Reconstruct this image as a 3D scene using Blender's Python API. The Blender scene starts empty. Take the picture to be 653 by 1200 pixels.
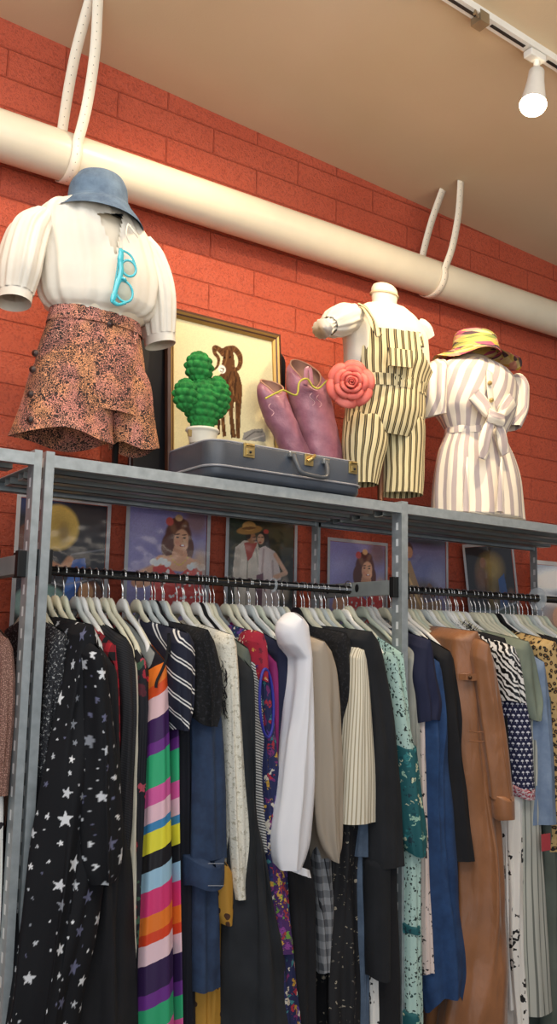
import bpy, bmesh, math, random
import numpy as np
from mathutils import Vector, Matrix

PI = math.pi
random.seed(7)
SC = bpy.context.scene
COL = SC.collection
SC.view_settings.view_transform = 'Standard'
SC.view_settings.look = 'None'
SC.view_settings.exposure = 0.0

# ---------------------------------------------------------------- camera
F = 1078.6
YAW, PITCH, ROLL = math.radians(34.857), math.radians(8.242), math.radians(1.12)
CAM = np.array([0.0, 0.0, 1.60])
_cy, _sy, _cp, _sp = math.cos(YAW), math.sin(YAW), math.cos(PITCH), math.sin(PITCH)
_F = np.array([_sy*_cp, _cy*_cp, _sp]); _R = np.array([_cy, -_sy, 0.0]); _U = np.cross(_R, _F)
_cr, _sr = math.cos(ROLL), math.sin(ROLL)
MC = np.array([_cr*_R+_sr*_U, -_sr*_R+_cr*_U, _F])

def ray(px, py):
    return MC.T @ np.array([(px-326.5)/F, -(py-600)/F, 1.0])
def P(px, py, y):
    """photo point -> the point where its sight line meets the plane at distance y"""
    r = ray(px, py)
    return CAM + r*(y/r[1])
def PZ(px, py, z):
    r = ray(px, py)
    return CAM + r*((z-CAM[2])/r[2])
def XAT(px, y, z):
    """world x on the line (y,z) that is seen in photo column px"""
    k = (px-326.5)/F
    a = MC[0]-k*MC[2]
    return -(a[1]*y + a[2]*(z-CAM[2]))/a[0]

cam_d = bpy.data.cameras.new('camera')
cam = bpy.data.objects.new('camera', cam_d); COL.objects.link(cam)
cam_d.sensor_fit = 'VERTICAL'; cam_d.sensor_height = 36.0; cam_d.lens = F/1200*36.0
cam_d.clip_start = 0.05
m3 = Matrix([list(MC[0]), list(MC[1]), list(-MC[2])]).transposed()
cam.matrix_world = Matrix.Translation(Vector(CAM)) @ m3.to_4x4()
SC.camera = cam

# ---------------------------------------------------------------- object helpers
def tag(o, label, cat, group=None, kind=None):
    if label: o['label'] = label
    if cat: o['category'] = cat
    if group: o['group'] = group
    if kind: o['kind'] = kind
    return o

def thing(name, label, cat, loc=(0, 0, 0), group=None):
    o = bpy.data.objects.new(name, None); COL.objects.link(o)
    o.location = tuple(float(v) for v in loc); o.empty_display_size = 0.05
    return tag(o, label, cat, group)

def world_loc(o):
    v = Vector((0, 0, 0))
    while o is not None:
        v += o.location; o = o.parent
    return np.array(v)

def build(name, V, Fs, mat, parent=None, smooth=True, uv=None, col=None, label=None, origin=None):
    """verts in world space (n,3); faces list; one linked mesh object"""
    V = np.asarray(V, float).reshape(-1, 3)
    if origin is None:
        origin = world_loc(parent) if parent is not None else V.mean(0)*np.array([1, 1, 0]) + np.array([0, 0, V[:, 2].min()])
    origin = np.asarray(origin, float)
    L = V-origin
    me = bpy.data.meshes.new(name)
    me.from_pydata(L.tolist(), [], [tuple(int(i) for i in f) for f in Fs])
    if smooth: me.polygons.foreach_set('use_smooth', [True]*len(me.polygons))
    n = len(me.loops)
    if uv is not None:
        idx = np.empty(n, np.int32); me.loops.foreach_get('vertex_index', idx)
        lay = me.uv_layers.new(name='UVMap')
        lay.data.foreach_set('uv', np.asarray(uv, np.float32)[idx].ravel())
    if col is not None:
        at = me.color_attributes.new('paint', 'FLOAT_COLOR', 'POINT')
        c4 = np.ones((len(V), 4), np.float32); c4[:, :3] = col
        at.data.foreach_set('color', c4.ravel())
    me.materials.append(mat)
    me.update()
    o = bpy.data.objects.new(name, me); COL.objects.link(o)
    if parent is not None:
        o.parent = parent
    else:
        o.location = tuple(origin)
    if parent is not None:
        o.location = tuple(origin-world_loc(parent))
    if label: o['label'] = label
    return o

class MB:
    """collects shapes that become ONE mesh"""
    def __init__(s): s.v = []; s.f = []; s.n = 0
    def add(s, V, Fs):
        V = np.asarray(V, float).reshape(-1, 3)
        s.v.append(V); s.f += [tuple(int(i)+s.n for i in f) for f in Fs]; s.n += len(V); return s
    def box(s, a, b, bev=0.0):
        a = np.minimum(a, b).astype(float) if False else np.array(a, float); b = np.array(b, float)
        lo, hi = np.minimum(a, b), np.maximum(a, b)
        if bev > 0:
            bm = bmesh.new(); bmesh.ops.create_cube(bm, size=1.0)
            for v in bm.verts: v.co = Vector([(lo[i]+hi[i])/2+v.co[i]*(hi[i]-lo[i]) for i in range(3)])
            bmesh.ops.bevel(bm, geom=bm.edges[:], offset=bev, segments=3, affect='EDGES', profile=.5)
            bm.verts.index_update()
            V = [list(v.co) for v in bm.verts]; Fs = [[v.index for v in f.verts] for f in bm.faces]; bm.free()
            return s.add(V, Fs)
        V = [(x, y, z) for x in (lo[0], hi[0]) for y in (lo[1], hi[1]) for z in (lo[2], hi[2])]
        return s.add(V, [(0, 1, 3, 2), (4, 6, 7, 5), (0, 4, 5, 1), (2, 3, 7, 6), (0, 2, 6, 4), (1, 5, 7, 3)])
    def tube(s, pts, r, n=10, cap=True, flat=None, up=None):
        V, Fs = tube(pts, r, n, cap, flat, up); return s.add(V, Fs)
    def out(s, name, mat, parent=None, smooth=False, **k):
        return build(name, np.concatenate(s.v), s.f, mat, parent, smooth, **k)

def grid_faces(m, n, closed=True, flip=False):
    fs = []
    for i in range(m-1):
        for j in range(n if closed else n-1):
            a = i*n+j; b = i*n+(j+1) % n; c = (i+1)*n+(j+1) % n; d = (i+1)*n+j
            fs.append((a, b, c, d) if not flip else (d, c, b, a))
    return fs

def tube(pts, r, n=10, cap=True, flat=None, up=None):
    pts = np.array(pts, float); m = len(pts)
    r = np.full(m, r, float) if np.isscalar(r) else np.array(r, float)
    T = np.gradient(pts, axis=0); T /= np.linalg.norm(T, axis=1)[:, None]+1e-12
    u = np.array(up, float) if up is not None else (np.array([0, 0, 1.0]) if abs(T[0][2]) < .9 else np.array([0, 1.0, 0]))
    V = []
    for i in range(m):
        a = u-T[i]*(u@T[i]); a /= np.linalg.norm(a)+1e-12
        if up is None: u = a
        b = np.cross(T[i], a)
        fa, fb = (1, 1) if flat is None else flat
        for j in range(n):
            th = 2*PI*j/n
            V.append(pts[i]+r[i]*(fa*math.cos(th)*a+fb*math.sin(th)*b))
    Fs = grid_faces(m, n)
    if cap: Fs += [tuple(range(n)), tuple(range((m-1)*n, m*n))[::-1]]
    return np.array(V), Fs

def crom(xs, ys, xq):
    """smooth interpolation through (xs ascending, ys)"""
    xs = np.array(xs, float); ys = np.array(ys, float); xq = np.clip(xq, xs[0], xs[-1])
    if len(xs) < 3: return np.interp(xq, xs, ys)
    d = np.diff(ys)/np.diff(xs)
    mm = np.zeros(len(xs)); mm[0] = d[0]; mm[-1] = d[-1]
    for i in range(1, len(xs)-1):
        mm[i] = 0 if d[i-1]*d[i] <= 0 else 2*d[i-1]*d[i]/(d[i-1]+d[i])
    i = np.clip(np.searchsorted(xs, xq)-1, 0, len(xs)-2)
    h = xs[i+1]-xs[i]; t = (xq-xs[i])/h
    return ((2*t**3-3*t**2+1)*ys[i]+(t**3-2*t**2+t)*h*mm[i]+(-2*t**3+3*t**2)*ys[i+1]+(t**3-t**2)*h*mm[i+1])

def bez(pts, n=24):
    """smooth curve through 3-D points"""
    pts = np.array(pts, float); t = np.arange(len(pts)); q = np.linspace(0, len(pts)-1, n)
    out = []
    for v in q:
        i = min(int(v), len(pts)-2); f = v-i
        p0 = pts[max(i-1, 0)]; p1 = pts[i]; p2 = pts[i+1]; p3 = pts[min(i+2, len(pts)-1)]
        out.append(.5*((2*p1)+(-p0+p2)*f+(2*p0-5*p1+4*p2-p3)*f*f+(-p0+3*p1-3*p2+p3)*f**3))
    return np.array(out)

# ---------------------------------------------------------------- colours and materials
def lin(c):
    if isinstance(c, str): c = [int(c[i:i+2], 16) for i in (1, 3, 5)]
    c = np.array(c, float)/255.0
    return np.where(c <= .04045, c/12.92, ((c+.055)/1.055)**2.4)
def rgba(c): return tuple(float(v) for v in lin(c))+(1.0,)

class NT:
    def __init__(s, name):
        s.m = bpy.data.materials.new(name); s.m.use_nodes = True
        s.t = s.m.node_tree; s.t.nodes.clear()
        s.o = s.t.nodes.new('ShaderNodeOutputMaterial'); s.b = s.n('ShaderNodeBsdfPrincipled')
        s.l(s.b.outputs[0], s.o.inputs[0])
    def n(s, typ, ins=None, **props):
        nd = s.t.nodes.new(typ)
        for k, v in props.items(): setattr(nd, k, v)
        for k, v in (ins or {}).items():
            sk = nd.inputs[k]
            if isinstance(v, bpy.types.NodeSocket): s.l(v, sk)
            else: sk.default_value = v
        return nd
    def l(s, a, b): s.t.links.new(a, b)
    def m_(s, op, a, b=None, c=None):
        nd = s.t.nodes.new('ShaderNodeMath'); nd.operation = op
        for i, v in enumerate((a, b, c)):
            if v is None: continue
            if isinstance(v, bpy.types.NodeSocket): s.l(v, nd.inputs[i])
            else: nd.inputs[i].default_value = v
        return nd.outputs[0]
    def mix(s, f, a, b, typ='MIX'):
        nd = s.t.nodes.new('ShaderNodeMix'); nd.data_type = 'RGBA'; nd.blend_type = typ
        for k, v in ((0, f), (6, a), (7, b)):
            if isinstance(v, bpy.types.NodeSocket): s.l(v, nd.inputs[k])
            else: nd.inputs[k].default_value = v
        return nd.outputs[2]
    def uv(s):
        u = s.n('ShaderNodeUVMap'); u.uv_map = 'UVMap'
        sp = s.n('ShaderNodeSeparateXYZ', {0: u.outputs[0]})
        return u.outputs[0], sp.outputs[0], sp.outputs[1]
    def obj(s): return s.n('ShaderNodeTexCoord').outputs['Object']
    def noise(s, vec, scale, detail=2, rough=.5):
        return s.n('ShaderNodeTexNoise', {'Vector': vec, 'Scale': scale, 'Detail': detail, 'Roughness': rough}).outputs[0]
    def vor(s, vec, scale, feature='F1'):
        nd = s.n('ShaderNodeTexVoronoi', feature=feature)
        s.l(vec, nd.inputs['Vector']); nd.inputs['Scale'].default_value = scale
        return nd
    def ramp(s, f, stops, interp='LINEAR'):
        nd = s.n('ShaderNodeValToRGB', {0: f}); cr = nd.color_ramp; cr.interpolation = interp
        while len(cr.elements) < len(stops): cr.elements.new(.5)
        for e, (p, c) in zip(cr.elements, stops):
            e.position = p; e.color = c if len(c) == 4 else tuple(c)+(1,)
        return nd.outputs[0]
    def gt(s, a, b): return s.m_('GREATER_THAN', a, b)
    def done(s, color, rough=.8, metal=0.0, bump=None, bstr=.3, bdist=.002, **kw):
        b = s.b
        if isinstance(color, bpy.types.NodeSocket): s.l(color, b.inputs['Base Color'])
        else: b.inputs['Base Color'].default_value = color
        if isinstance(rough, bpy.types.NodeSocket): s.l(rough, b.inputs['Roughness'])
        else: b.inputs['Roughness'].default_value = rough
        if isinstance(metal, bpy.types.NodeSocket): s.l(metal, b.inputs['Metallic'])
        else: b.inputs['Metallic'].default_value = metal
        for k, v in kw.items():
            sk = b.inputs[k.replace('_', ' ')]
            if isinstance(v, bpy.types.NodeSocket): s.l(v, sk)
            else: sk.default_value = v
        if bump is not None:
            bn = s.n('ShaderNodeBump', {'Height': bump, 'Strength': bstr, 'Distance': bdist})
            s.l(bn.outputs[0], b.inputs['Normal'])
        return s.m

_mc = {}
def plain(name, c, rough=.8, metal=0.0, weave=900, bstr=.25, vary=.12, crease=0.0, **kw):
    if name in _mc: return _mc[name]
    t = NT(name); v = t.obj(); nz = t.noise(v, weave, 2)
    big = t.noise(v, 9, 3)
    k = lin(c)
    lo = tuple(np.clip(k*(1-vary*1.6), 0, 1))+(1,); hi = tuple(np.clip(k*(1+vary), 0, 1))+(1,)
    cc = t.ramp(big, [(.3, lo), (.7, hi)])
    if crease:
        st_ = t.n('ShaderNodeVectorMath', {0: v, 1: (1, 1, .38)}, operation='MULTIPLY').outputs[0]
        wr = t.n('ShaderNodeTexNoise', {'Vector': st_, 'Scale': 15.0, 'Detail': 3.0, 'Roughness': .45, 'Distortion': .8}).outputs[0]
        hgt_ = t.m_('ADD', t.m_('MULTIPLY', wr, crease), t.m_('MULTIPLY', nz, .04))
        _mc[name] = t.done(cc, rough, metal, hgt_, .6, .02, **kw)
        return _mc[name]
    _mc[name] = t.done(cc, rough, metal, nz, bstr, .001, **kw)
    return _mc[name]

def sheer(name, c, alpha=.85, rough=.7):
    t = NT(name); v = t.obj(); nz = t.noise(v, 700, 2); k = rgba(c)
    t.done(k, rough, 0, nz, .2, .001)
    tr = t.n('ShaderNodeBsdfTranslucent', {'Color': k}); mx = t.n('ShaderNodeMixShader', {0: .18})
    t.l(t.b.outputs[0], mx.inputs[1]); t.l(tr.outputs[0], mx.inputs[2])
    tp = t.n('ShaderNodeBsdfTransparent'); m2 = t.n('ShaderNodeMixShader', {0: alpha})
    t.l(tp.outputs[0], m2.inputs[1]); t.l(mx.outputs[0], m2.inputs[2]); t.l(m2.outputs[0], t.o.inputs[0])
    return t.m

def stripes(name, c1, c2, period, duty=.5, au=1.0, av=0.0, rough=.8, soft=.03, c3=None, duty3=.1, warp=0.0, ofs=0.0):
    """stripes across the cloth; au,av = direction of change along (around, up)"""
    t = NT(name); vec, u, v = t.uv()
    a = t.m_('ADD', t.m_('MULTIPLY', u, au), t.m_('MULTIPLY', v, av))
    if warp: a = t.m_('ADD', a, t.m_('MULTIPLY', t.noise(vec, 9, 2), warp))
    f = t.m_('FRACT', t.m_('ADD', t.m_('DIVIDE', a, period), ofs))
    stops = [(0, rgba(c1)), (max(duty-soft, 0), rgba(c1)), (duty, rgba(c2)), (1-soft, rgba(c2)), (1, rgba(c1))]
    if c3:
        mid = duty+(1-duty)/2
        stops = [(0, rgba(c1)), (duty-soft, rgba(c1)), (duty, rgba(c2)), (mid-duty3, rgba(c2)), (mid-duty3+soft, rgba(c3)), (mid+duty3-soft, rgba(c3)), (mid+duty3, rgba(c2)), (1-soft, rgba(c2)), (1, rgba(c1))]
    cc = t.ramp(f, stops)
    return t.done(cc, rough, 0, t.noise(vec, 900), .2, .001)

def speckle(name, base, specks, scale=160, thr=.62, rough=.75, bstr=.5, spec2=None, metal=0.0):
    t = NT(name); vec, u, v = t.uv()
    a = t.noise(vec, scale, 3, .7); b = t.noise(vec, scale*2.3, 2, .6)
    cc = t.mix(t.ramp(a, [(thr-.03, (0, 0, 0, 1)), (thr+.03, (1, 1, 1, 1))]), rgba(base), rgba(specks))
    if spec2: cc = t.mix(t.ramp(b, [(.6, (0, 0, 0, 1)), (.66, (1, 1, 1, 1))]), cc, rgba(spec2))
    return t.done(cc, rough, metal, b, bstr, .002)

def floral(name, base, cols, scale=22, size=.33, cover=.6, rough=.75, warp=.4, sx=1.0):
    """scattered soft blotches in several colours on a ground"""
    t = NT(name); vec, u, v = t.uv()
    wn = t.n('ShaderNodeTexNoise', {'Vector': vec, 'Scale': scale*1.7, 'Detail': 3.0})
    wv = t.n('ShaderNodeVectorMath', {0: wn.outputs[1], 1: (.5, .5, .5)}, operation='SUBTRACT').outputs[0]
    ws = t.n('ShaderNodeVectorMath', {0: wv}, operation='SCALE'); ws.inputs['Scale'].default_value = warp/scale*2
    p = t.n('ShaderNodeVectorMath', {0: vec, 1: ws.outputs[0]}, operation='ADD').outputs[0]
    p = t.n('ShaderNodeVectorMath', {0: p, 1: (sx, 1, 1)}, operation='MULTIPLY').outputs[0]
    vo = t.vor(p, scale)
    rnd = t.n('ShaderNodeSeparateColor', {0: vo.outputs['Color']})
    n = len(cols)
    pal = t.ramp(rnd.outputs[0], [(i/n, rgba(c)) for i, c in enumerate(cols)], 'CONSTANT')
    on = t.m_('MULTIPLY', t.m_('LESS_THAN', vo.outputs['Distance'], size), t.m_('LESS_THAN', rnd.outputs[1], cover))
    inner = t.m_('LESS_THAN', vo.outputs['Distance'], size*.35)
    pal = t.mix(t.m_('MULTIPLY', inner, .45), pal, (0.02, 0.02, 0.03, 1))
    cc = t.mix(on, rgba(base), pal)
    return t.done(cc, rough, 0, t.noise(vec, 800), .2, .001)

def painted(name, rough=.8, spec=.3, bstr=.2, scale=800):
    if name in _mc: return _mc[name]
    t = NT(name); a = t.n('ShaderNodeAttribute', attribute_name='paint')
    _mc[name] = t.done(a.outputs['Color'], rough, 0, t.noise(t.obj(), scale), bstr, .001, Specular_IOR_Level=spec)
    return _mc[name]

class Paint:
    def __init__(s, U, V, c):
        s.U = U; s.V = V; s.C = np.tile(lin(c), (len(U), 1))
    def put(s, w, c):
        w = np.clip(w, 0, 1)[:, None]; s.C = s.C*(1-w)+lin(c)[None]*w
    def ell(s, cx, cy, rx, ry, c, rot=0, soft=.08, a=1.0):
        x = s.U-cx; y = s.V-cy; k, q = math.cos(rot), math.sin(rot)
        d = np.sqrt(((x*k+y*q)/rx)**2+((-x*q+y*k)/ry)**2)
        s.put(a*(1-np.clip((d-1+soft)/(2*soft), 0, 1)), c)
    def poly(s, pts, c, a=1.0):
        s.put(a*s.inside(pts), c)
    def inside(s, pts):
        ins = np.zeros(len(s.U), bool); n = len(pts)
        for i in range(n):
            x1, y1 = pts[i]; x2, y2 = pts[(i+1) % n]
            cond = ((y1 > s.V) != (y2 > s.V))
            with np.errstate(divide='ignore', invalid='ignore'):
                xi = (x2-x1)*(s.V-y1)/((y2-y1) if y2 != y1 else 1e-9)+x1
            ins ^= cond & (s.U < xi)
        return ins.astype(float)
    def line(s, pts, w, c, a=1.0):
        d = np.full(len(s.U), 1e9)
        for (x1, y1), (x2, y2) in zip(pts[:-1], pts[1:]):
            dx, dy = x2-x1, y2-y1; L = dx*dx+dy*dy+1e-12
            t = np.clip(((s.U-x1)*dx+(s.V-y1)*dy)/L, 0, 1)
            d = np.minimum(d, np.hypot(s.U-x1-t*dx, s.V-y1-t*dy))
        s.put(a*(1-np.clip((d-w*.5)/(w*.25)+.5, 0, 1)), c)
    def star(s, cx, cy, r, c, rot=0):
        pts = [(cx+(r if i % 2 == 0 else r*.42)*math.sin(rot+i*PI/5), cy+(r if i % 2 == 0 else r*.42)*math.cos(rot+i*PI/5)) for i in range(10)]
        s.poly(pts, c)

# ================================================================ THE ROOM
YF, YW, YB, YR = 2.20, 2.85, 2.68, 2.44      # rack front, wall, rack back, clothes rail
_a, _b = P(0, 20, YW), P(627, 300, YW)
CSL = (_b[2]-_a[2])/(_b[0]-_a[0])
def ceil_z(x): return _a[2]+CSL*(x-_a[0])
def on_ceiling(px, py, drop=0.0):
    r = ray(px, py); k = (_a[2]-drop-CAM[2]-CSL*_a[0])/(r[2]-CSL*r[0])
    return CAM+r*k

# painted concrete blocks
t = NT('painted_block'); vec = t.obj()
br = t.n('ShaderNodeTexBrick', offset=.5, squash=1.0)
mp = t.n('ShaderNodeMapping', {'Vector': vec}); mp.inputs['Rotation'].default_value = (PI/2, 0, 0); mp.inputs['Location'].default_value = (.12, 0, .0)
sx = t.n('ShaderNodeSeparateXYZ', {0: vec}); cb = t.n('ShaderNodeCombineXYZ', {0: sx.outputs[0], 1: t.m_('ADD', sx.outputs[2], .035), 2: 0.0})
t.l(cb.outputs[0], br.inputs['Vector'])
for k, v in {'Scale': 1.0, 'Mortar Size': .0035, 'Mortar Smooth': .6, 'Brick Width': .40, 'Row Height': .104}.items(): br.inputs[k].default_value = v
for k in ('Color1', 'Color2'): br.inputs[k].default_value = (1, 1, 1, 1)
br.inputs['Mortar'].default_value = (0, 0, 0, 1)
fine = t.noise(vec, 125, 4, .7); mid = t.noise(vec, 22, 3); big = t.noise(vec, 2.2, 3)
base = t.ramp(big, [(.3, rgba('#bb5035')), (.7, rgba('#c65c40'))])
base = t.mix(t.ramp(fine, [(.50, (0, 0, 0, 1)), (.62, (.5, .5, .5, 1))]), base, rgba('#822a1c'))
base = t.mix(t.m_('MULTIPLY', t.m_('SUBTRACT', 1.0, br.outputs[0]), .22), base, rgba('#7a2418')) if False else base
mort = t.m_('MULTIPLY', br.outputs[1], .30)
base = t.mix(mort, base, rgba('#8e2c1e'))
hgt = t.m_('ADD', t.m_('MULTIPLY', t.m_('SUBTRACT', 1.0, br.outputs[1]), 1.0), t.m_('ADD', t.m_('MULTIPLY', fine, .8), t.m_('MULTIPLY', mid, .5)))
M_WALL = t.done(base, .38, 0, hgt, .9, .009, Specular_IOR_Level=.5)
t = NT('ceiling_paint'); v = t.obj()
M_CEIL = t.done(t.ramp(t.noise(v, 1.3, 3), [(.3, rgba('#c9b391')), (.7, rgba('#d3bea0'))]), .85, 0, t.noise(v, 180, 3), .25, .002)
M_FLOOR = plain('concrete_floor', '#77706a', .6, weave=60, bstr=.2)

mb = MB().box((-3.5, YW, -.05), (8, YW+.12, 4.6)); tag(mb.out('wall_back', M_WALL), None, None, kind='structure')
x0, x1 = -3.5, 8
V = [(x, y, ceil_z(x)+dz) for dz in (0, .12) for x, y in ((x0, -3), (x1, -3), (x1, YW), (x0, YW))]
tag(build('ceiling', V, [(0, 1, 2, 3), (7, 6, 5, 4), (0, 4, 5, 1), (1, 5, 6, 2), (2, 6, 7, 3), (3, 7, 4, 0)], M_CEIL, smooth=False), None, None, kind='structure')
mb = MB().box((-3.5, -3, -.1), (8, YW, 0)); tag(mb.out('floor', M_FLOOR), None, None, kind='structure')

# ---------------------------------------------------------------- pipe
M_PIPE = plain('pipe_paint', '#dcd3bc', .35, weave=14, bstr=.05, vary=.03)
YP, RP = YW-.10, .079
pa, pb = P(0, 158.5, YP), P(653, 375, YP)
pd = (pb-pa)/(pb[0]-pa[0])
def pipe_c(x): return pa+pd*(x-pa[0])
pr = thing('overhead_pipe', 'thick cream painted pipe running along the orange wall under the ceiling', 'pipe', pipe_c(2.0))
mb = MB().tube([pipe_c(x) for x in np.linspace(-3, 7.6, 40)], RP, 40); mb.out('pipe_body', M_PIPE, pr, True)

# perforated straps
t = NT('strap_plastic'); vec, u, v = t.uv()
fu = t.m_('SUBTRACT', t.m_('FRACT', t.m_('DIVIDE', v, .026)), .5)
d = t.m_('SQRT', t.m_('ADD', t.m_('POWER', t.m_('MULTIPLY', fu, .026), 2.0), t.m_('POWER', u, 2.0)))
M_STRAP = t.done(t.mix(t.m_('LESS_THAN', d, .0016), rgba('#efe6d2'), rgba('#57503f')), .5)
def ribbon(mb_uv, path, w):
    path = np.array(path); T = np.gradient(path, axis=0); T /= np.linalg.norm(T, axis=1)[:, None]
    s = np.concatenate([[0], np.cumsum(np.linalg.norm(np.diff(path, axis=0), axis=1))])
    X = np.array([1.0, 0, 0]); rows, uvs = [], []
    for i, p in enumerate(path):
        a = X-T[i]*(X@T[i]); a /= np.linalg.norm(a); nrm = np.cross(T[i], a)*.002
        ring = [p-a*w/2+nrm, p+nrm, p+a*w/2+nrm, p+a*w/2-nrm, p-nrm, p-a*w/2-nrm]
        rows.append(ring); uvs += [(-w/2, s[i]), (0, s[i]), (w/2, s[i]), (w/2, s[i]), (0, s[i]), (-w/2, s[i])]
    return np.array(rows).reshape(-1, 3), grid_faces(len(path), 6), uvs
def strap(px_wrap, tops, bow, label):
    xw = XAT(px_wrap[0], YP-RP*.6, pipe_c(1)[2]); c = pipe_c(xw); r = RP+.004
    root = thing('hanging_strap', label, 'strap', c)
    xt = [on_ceiling(*tp) for tp in tops]
    W = .035
    ang = lambda a: c+np.array([0, r*math.cos(a), r*math.sin(a)])
    # front leg: ceiling -> front of pipe -> under
    f_end = ang(PI*.93)
    path = list(bez([xt[1], (xt[1]*.62+f_end*.38)+np.array([bow, -.01, 0]), (xt[1]*.25+f_end*.75)+np.array([bow*.8, -.012, 0]), f_end], 26))
    path += [ang(a) for a in np.linspace(PI*.95, PI*1.75, 16)]
    V, Fs, uv = ribbon(None, path, W); build('front_band', V, Fs, M_STRAP, root, True, uv)
    b_end = ang(PI*.12)
    path = list(bez([xt[0], (xt[0]*.62+b_end*.38)+np.array([-bow*1.2, .0, 0]), (xt[0]*.25+b_end*.75)+np.array([-bow*.8, .004, 0]), b_end], 26))
    path += [ang(a) for a in np.linspace(PI*.1, -PI*.22, 8)]
    V, Fs, uv = ribbon(None, path, W); build('back_band', V, Fs, M_STRAP, root, True, uv)
strap((86, 180), ((107, -6), (115, -8)), .012, 'white perforated strap holding the pipe above the denim bucket hat')
strap((515, 330), ((519, 222), (540, 212)), .012, 'white perforated strap holding the pipe above the overalls torso')

# ---------------------------------------------------------------- track light
M_TRACK = plain('track_white', '#dcdad2', .45, weave=40, bstr=.05, vary=.05)
M_DARK = plain('dark_plastic', '#1b1a1a', .5, weave=60, bstr=.1)
M_BRONZE = plain('dull_clip', '#9a8a70', .4, .6, weave=60, bstr=.1)
t = NT('bulb_glow'); t.b.inputs['Emission Color'].default_value = (1, .86, .62, 1); t.b.inputs['Emission Strength'].default_value = 14.0
M_BULB = t.done((1, .95, .85, 1), .3)
ta = on_ceiling(600, 43, .018); YT = ta[1]
def track_p(x, dz=0): return np.array([x, YT, ceil_z(x)-.018+dz])
tr = thing('track_light', 'white ceiling track with slots and a small clip near the upper corner', 'track', track_p(ta[0]))
xa, xb = ta[0]-3.2, ta[0]+2.2
def along(mb, x0, x1, w, z0, z1):
    V = [(x, YT+s*w, ceil_z(x)+z) for x in (x0, x1) for s in (-1, 1) for z in (z0, z1)]
    return mb.add(V, [(0, 1, 3, 2), (4, 6, 7, 5), (0, 4, 5, 1), (2, 3, 7, 6), (0, 2, 6, 4), (1, 5, 7, 3)])
mb = MB(); along(mb, xa, xb, .019, -.024, 0); mb.out('track_rail', M_TRACK, tr)
lampx = XAT(629, YT, ceil_z(3)-.03)
mb = MB()
for (s0, s1) in ((-3.0, -.25), (-.22, -.06), (.055, .12), (.15, 2.0)): along(mb, lampx+s0, lampx+s1, .0055, -.026, -.022)
mb.out('track_groove', M_DARK, tr)
cx = XAT(563, YT, ceil_z(2.6)-.04)
mb = MB(); along(mb, cx-.02, cx+.02, .021, -.05, -.012)
mb.tube([(cx-.03, YT-.02, ceil_z(cx)-.045), (cx-.055, YT-.03, ceil_z(cx)-.04), (cx-.06, YT-.03, ceil_z(cx)-.055)], .004, 8)
mb.out('clip', M_BRONZE, tr)
lz = ceil_z(lampx)
hd = P(625, 122, YT-.02)
lp = thing('spotlight', 'white spotlight with glowing bulb hanging from the ceiling track', 'lamp', (lampx, YT, lz-.026))
mb = MB().box((lampx-.045, YT-.018, lz-.05), (lampx+.03, YT+.018, lz-.026), .004); mb.out('adapter', M_TRACK, lp)
mb = MB().tube([(lampx, YT, lz-.045), (lampx, YT, lz-.09)], .010, 12); mb.out('arm', M_TRACK, lp, True)
neck = np.array([lampx, YT, lz-.085]); ax = (hd-neck); ln = np.linalg.norm(ax); ax /= ln
prof = [(.0, .018), (.008, .026), (.05, .028), (.09, .033), (ln-.01, .041), (ln+.004, .044)]
V, Fs = tube([neck+ax*s for s, r in prof], [r for s, r in prof], 28, False); build('lamp_shade', V, Fs, M_TRACK, lp, True)
prof = [(ln-.045, .012), (ln-.02, .036), (ln, .042), (ln+.014, .040), (ln+.026, .028), (ln+.03, .004)]
V, Fs = tube([neck+ax*s for s, r in prof], [r for s, r in prof], 28, True); build('bulb', V, Fs, M_BULB, lp, True)
BULB = neck+ax*(ln+.07)

# ---------------------------------------------------------------- posters on the wall
t = NT('poster_print'); a = t.n('ShaderNodeAttribute', attribute_name='paint'); M_PRINT = t.done(a.outputs['Color'], .35)
t = NT('clear_sleeve'); v = t.obj(); wv = t.noise(v, 7, 2)
t.b.inputs['Base Color'].default_value = (.9, .9, .95, 1); t.b.inputs['Roughness'].default_value = .12
bn = t.n('ShaderNodeBump', {'Height': wv, 'Strength': .6, 'Distance': .02}); t.l(bn.outputs[0], t.b.inputs['Normal'])
tp = t.n('ShaderNodeBsdfTransparent'); mx = t.n('ShaderNodeMixShader', {0: .07}); t.l(tp.outputs[0], mx.inputs[1])
gl = t.n('ShaderNodeBsdfGlossy', {'Roughness': .12}); t.l(bn.outputs[0], gl.inputs['Normal']); t.l(gl.outputs[0], mx.inputs[2]); t.l(mx.outputs[0], t.o.inputs[0])
M_SLEEVE = t.m
M_EDGE = plain('sleeve_edge', '#c9c9cc', .25, weave=60, bstr=.1)
YPO = 2.82
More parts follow.
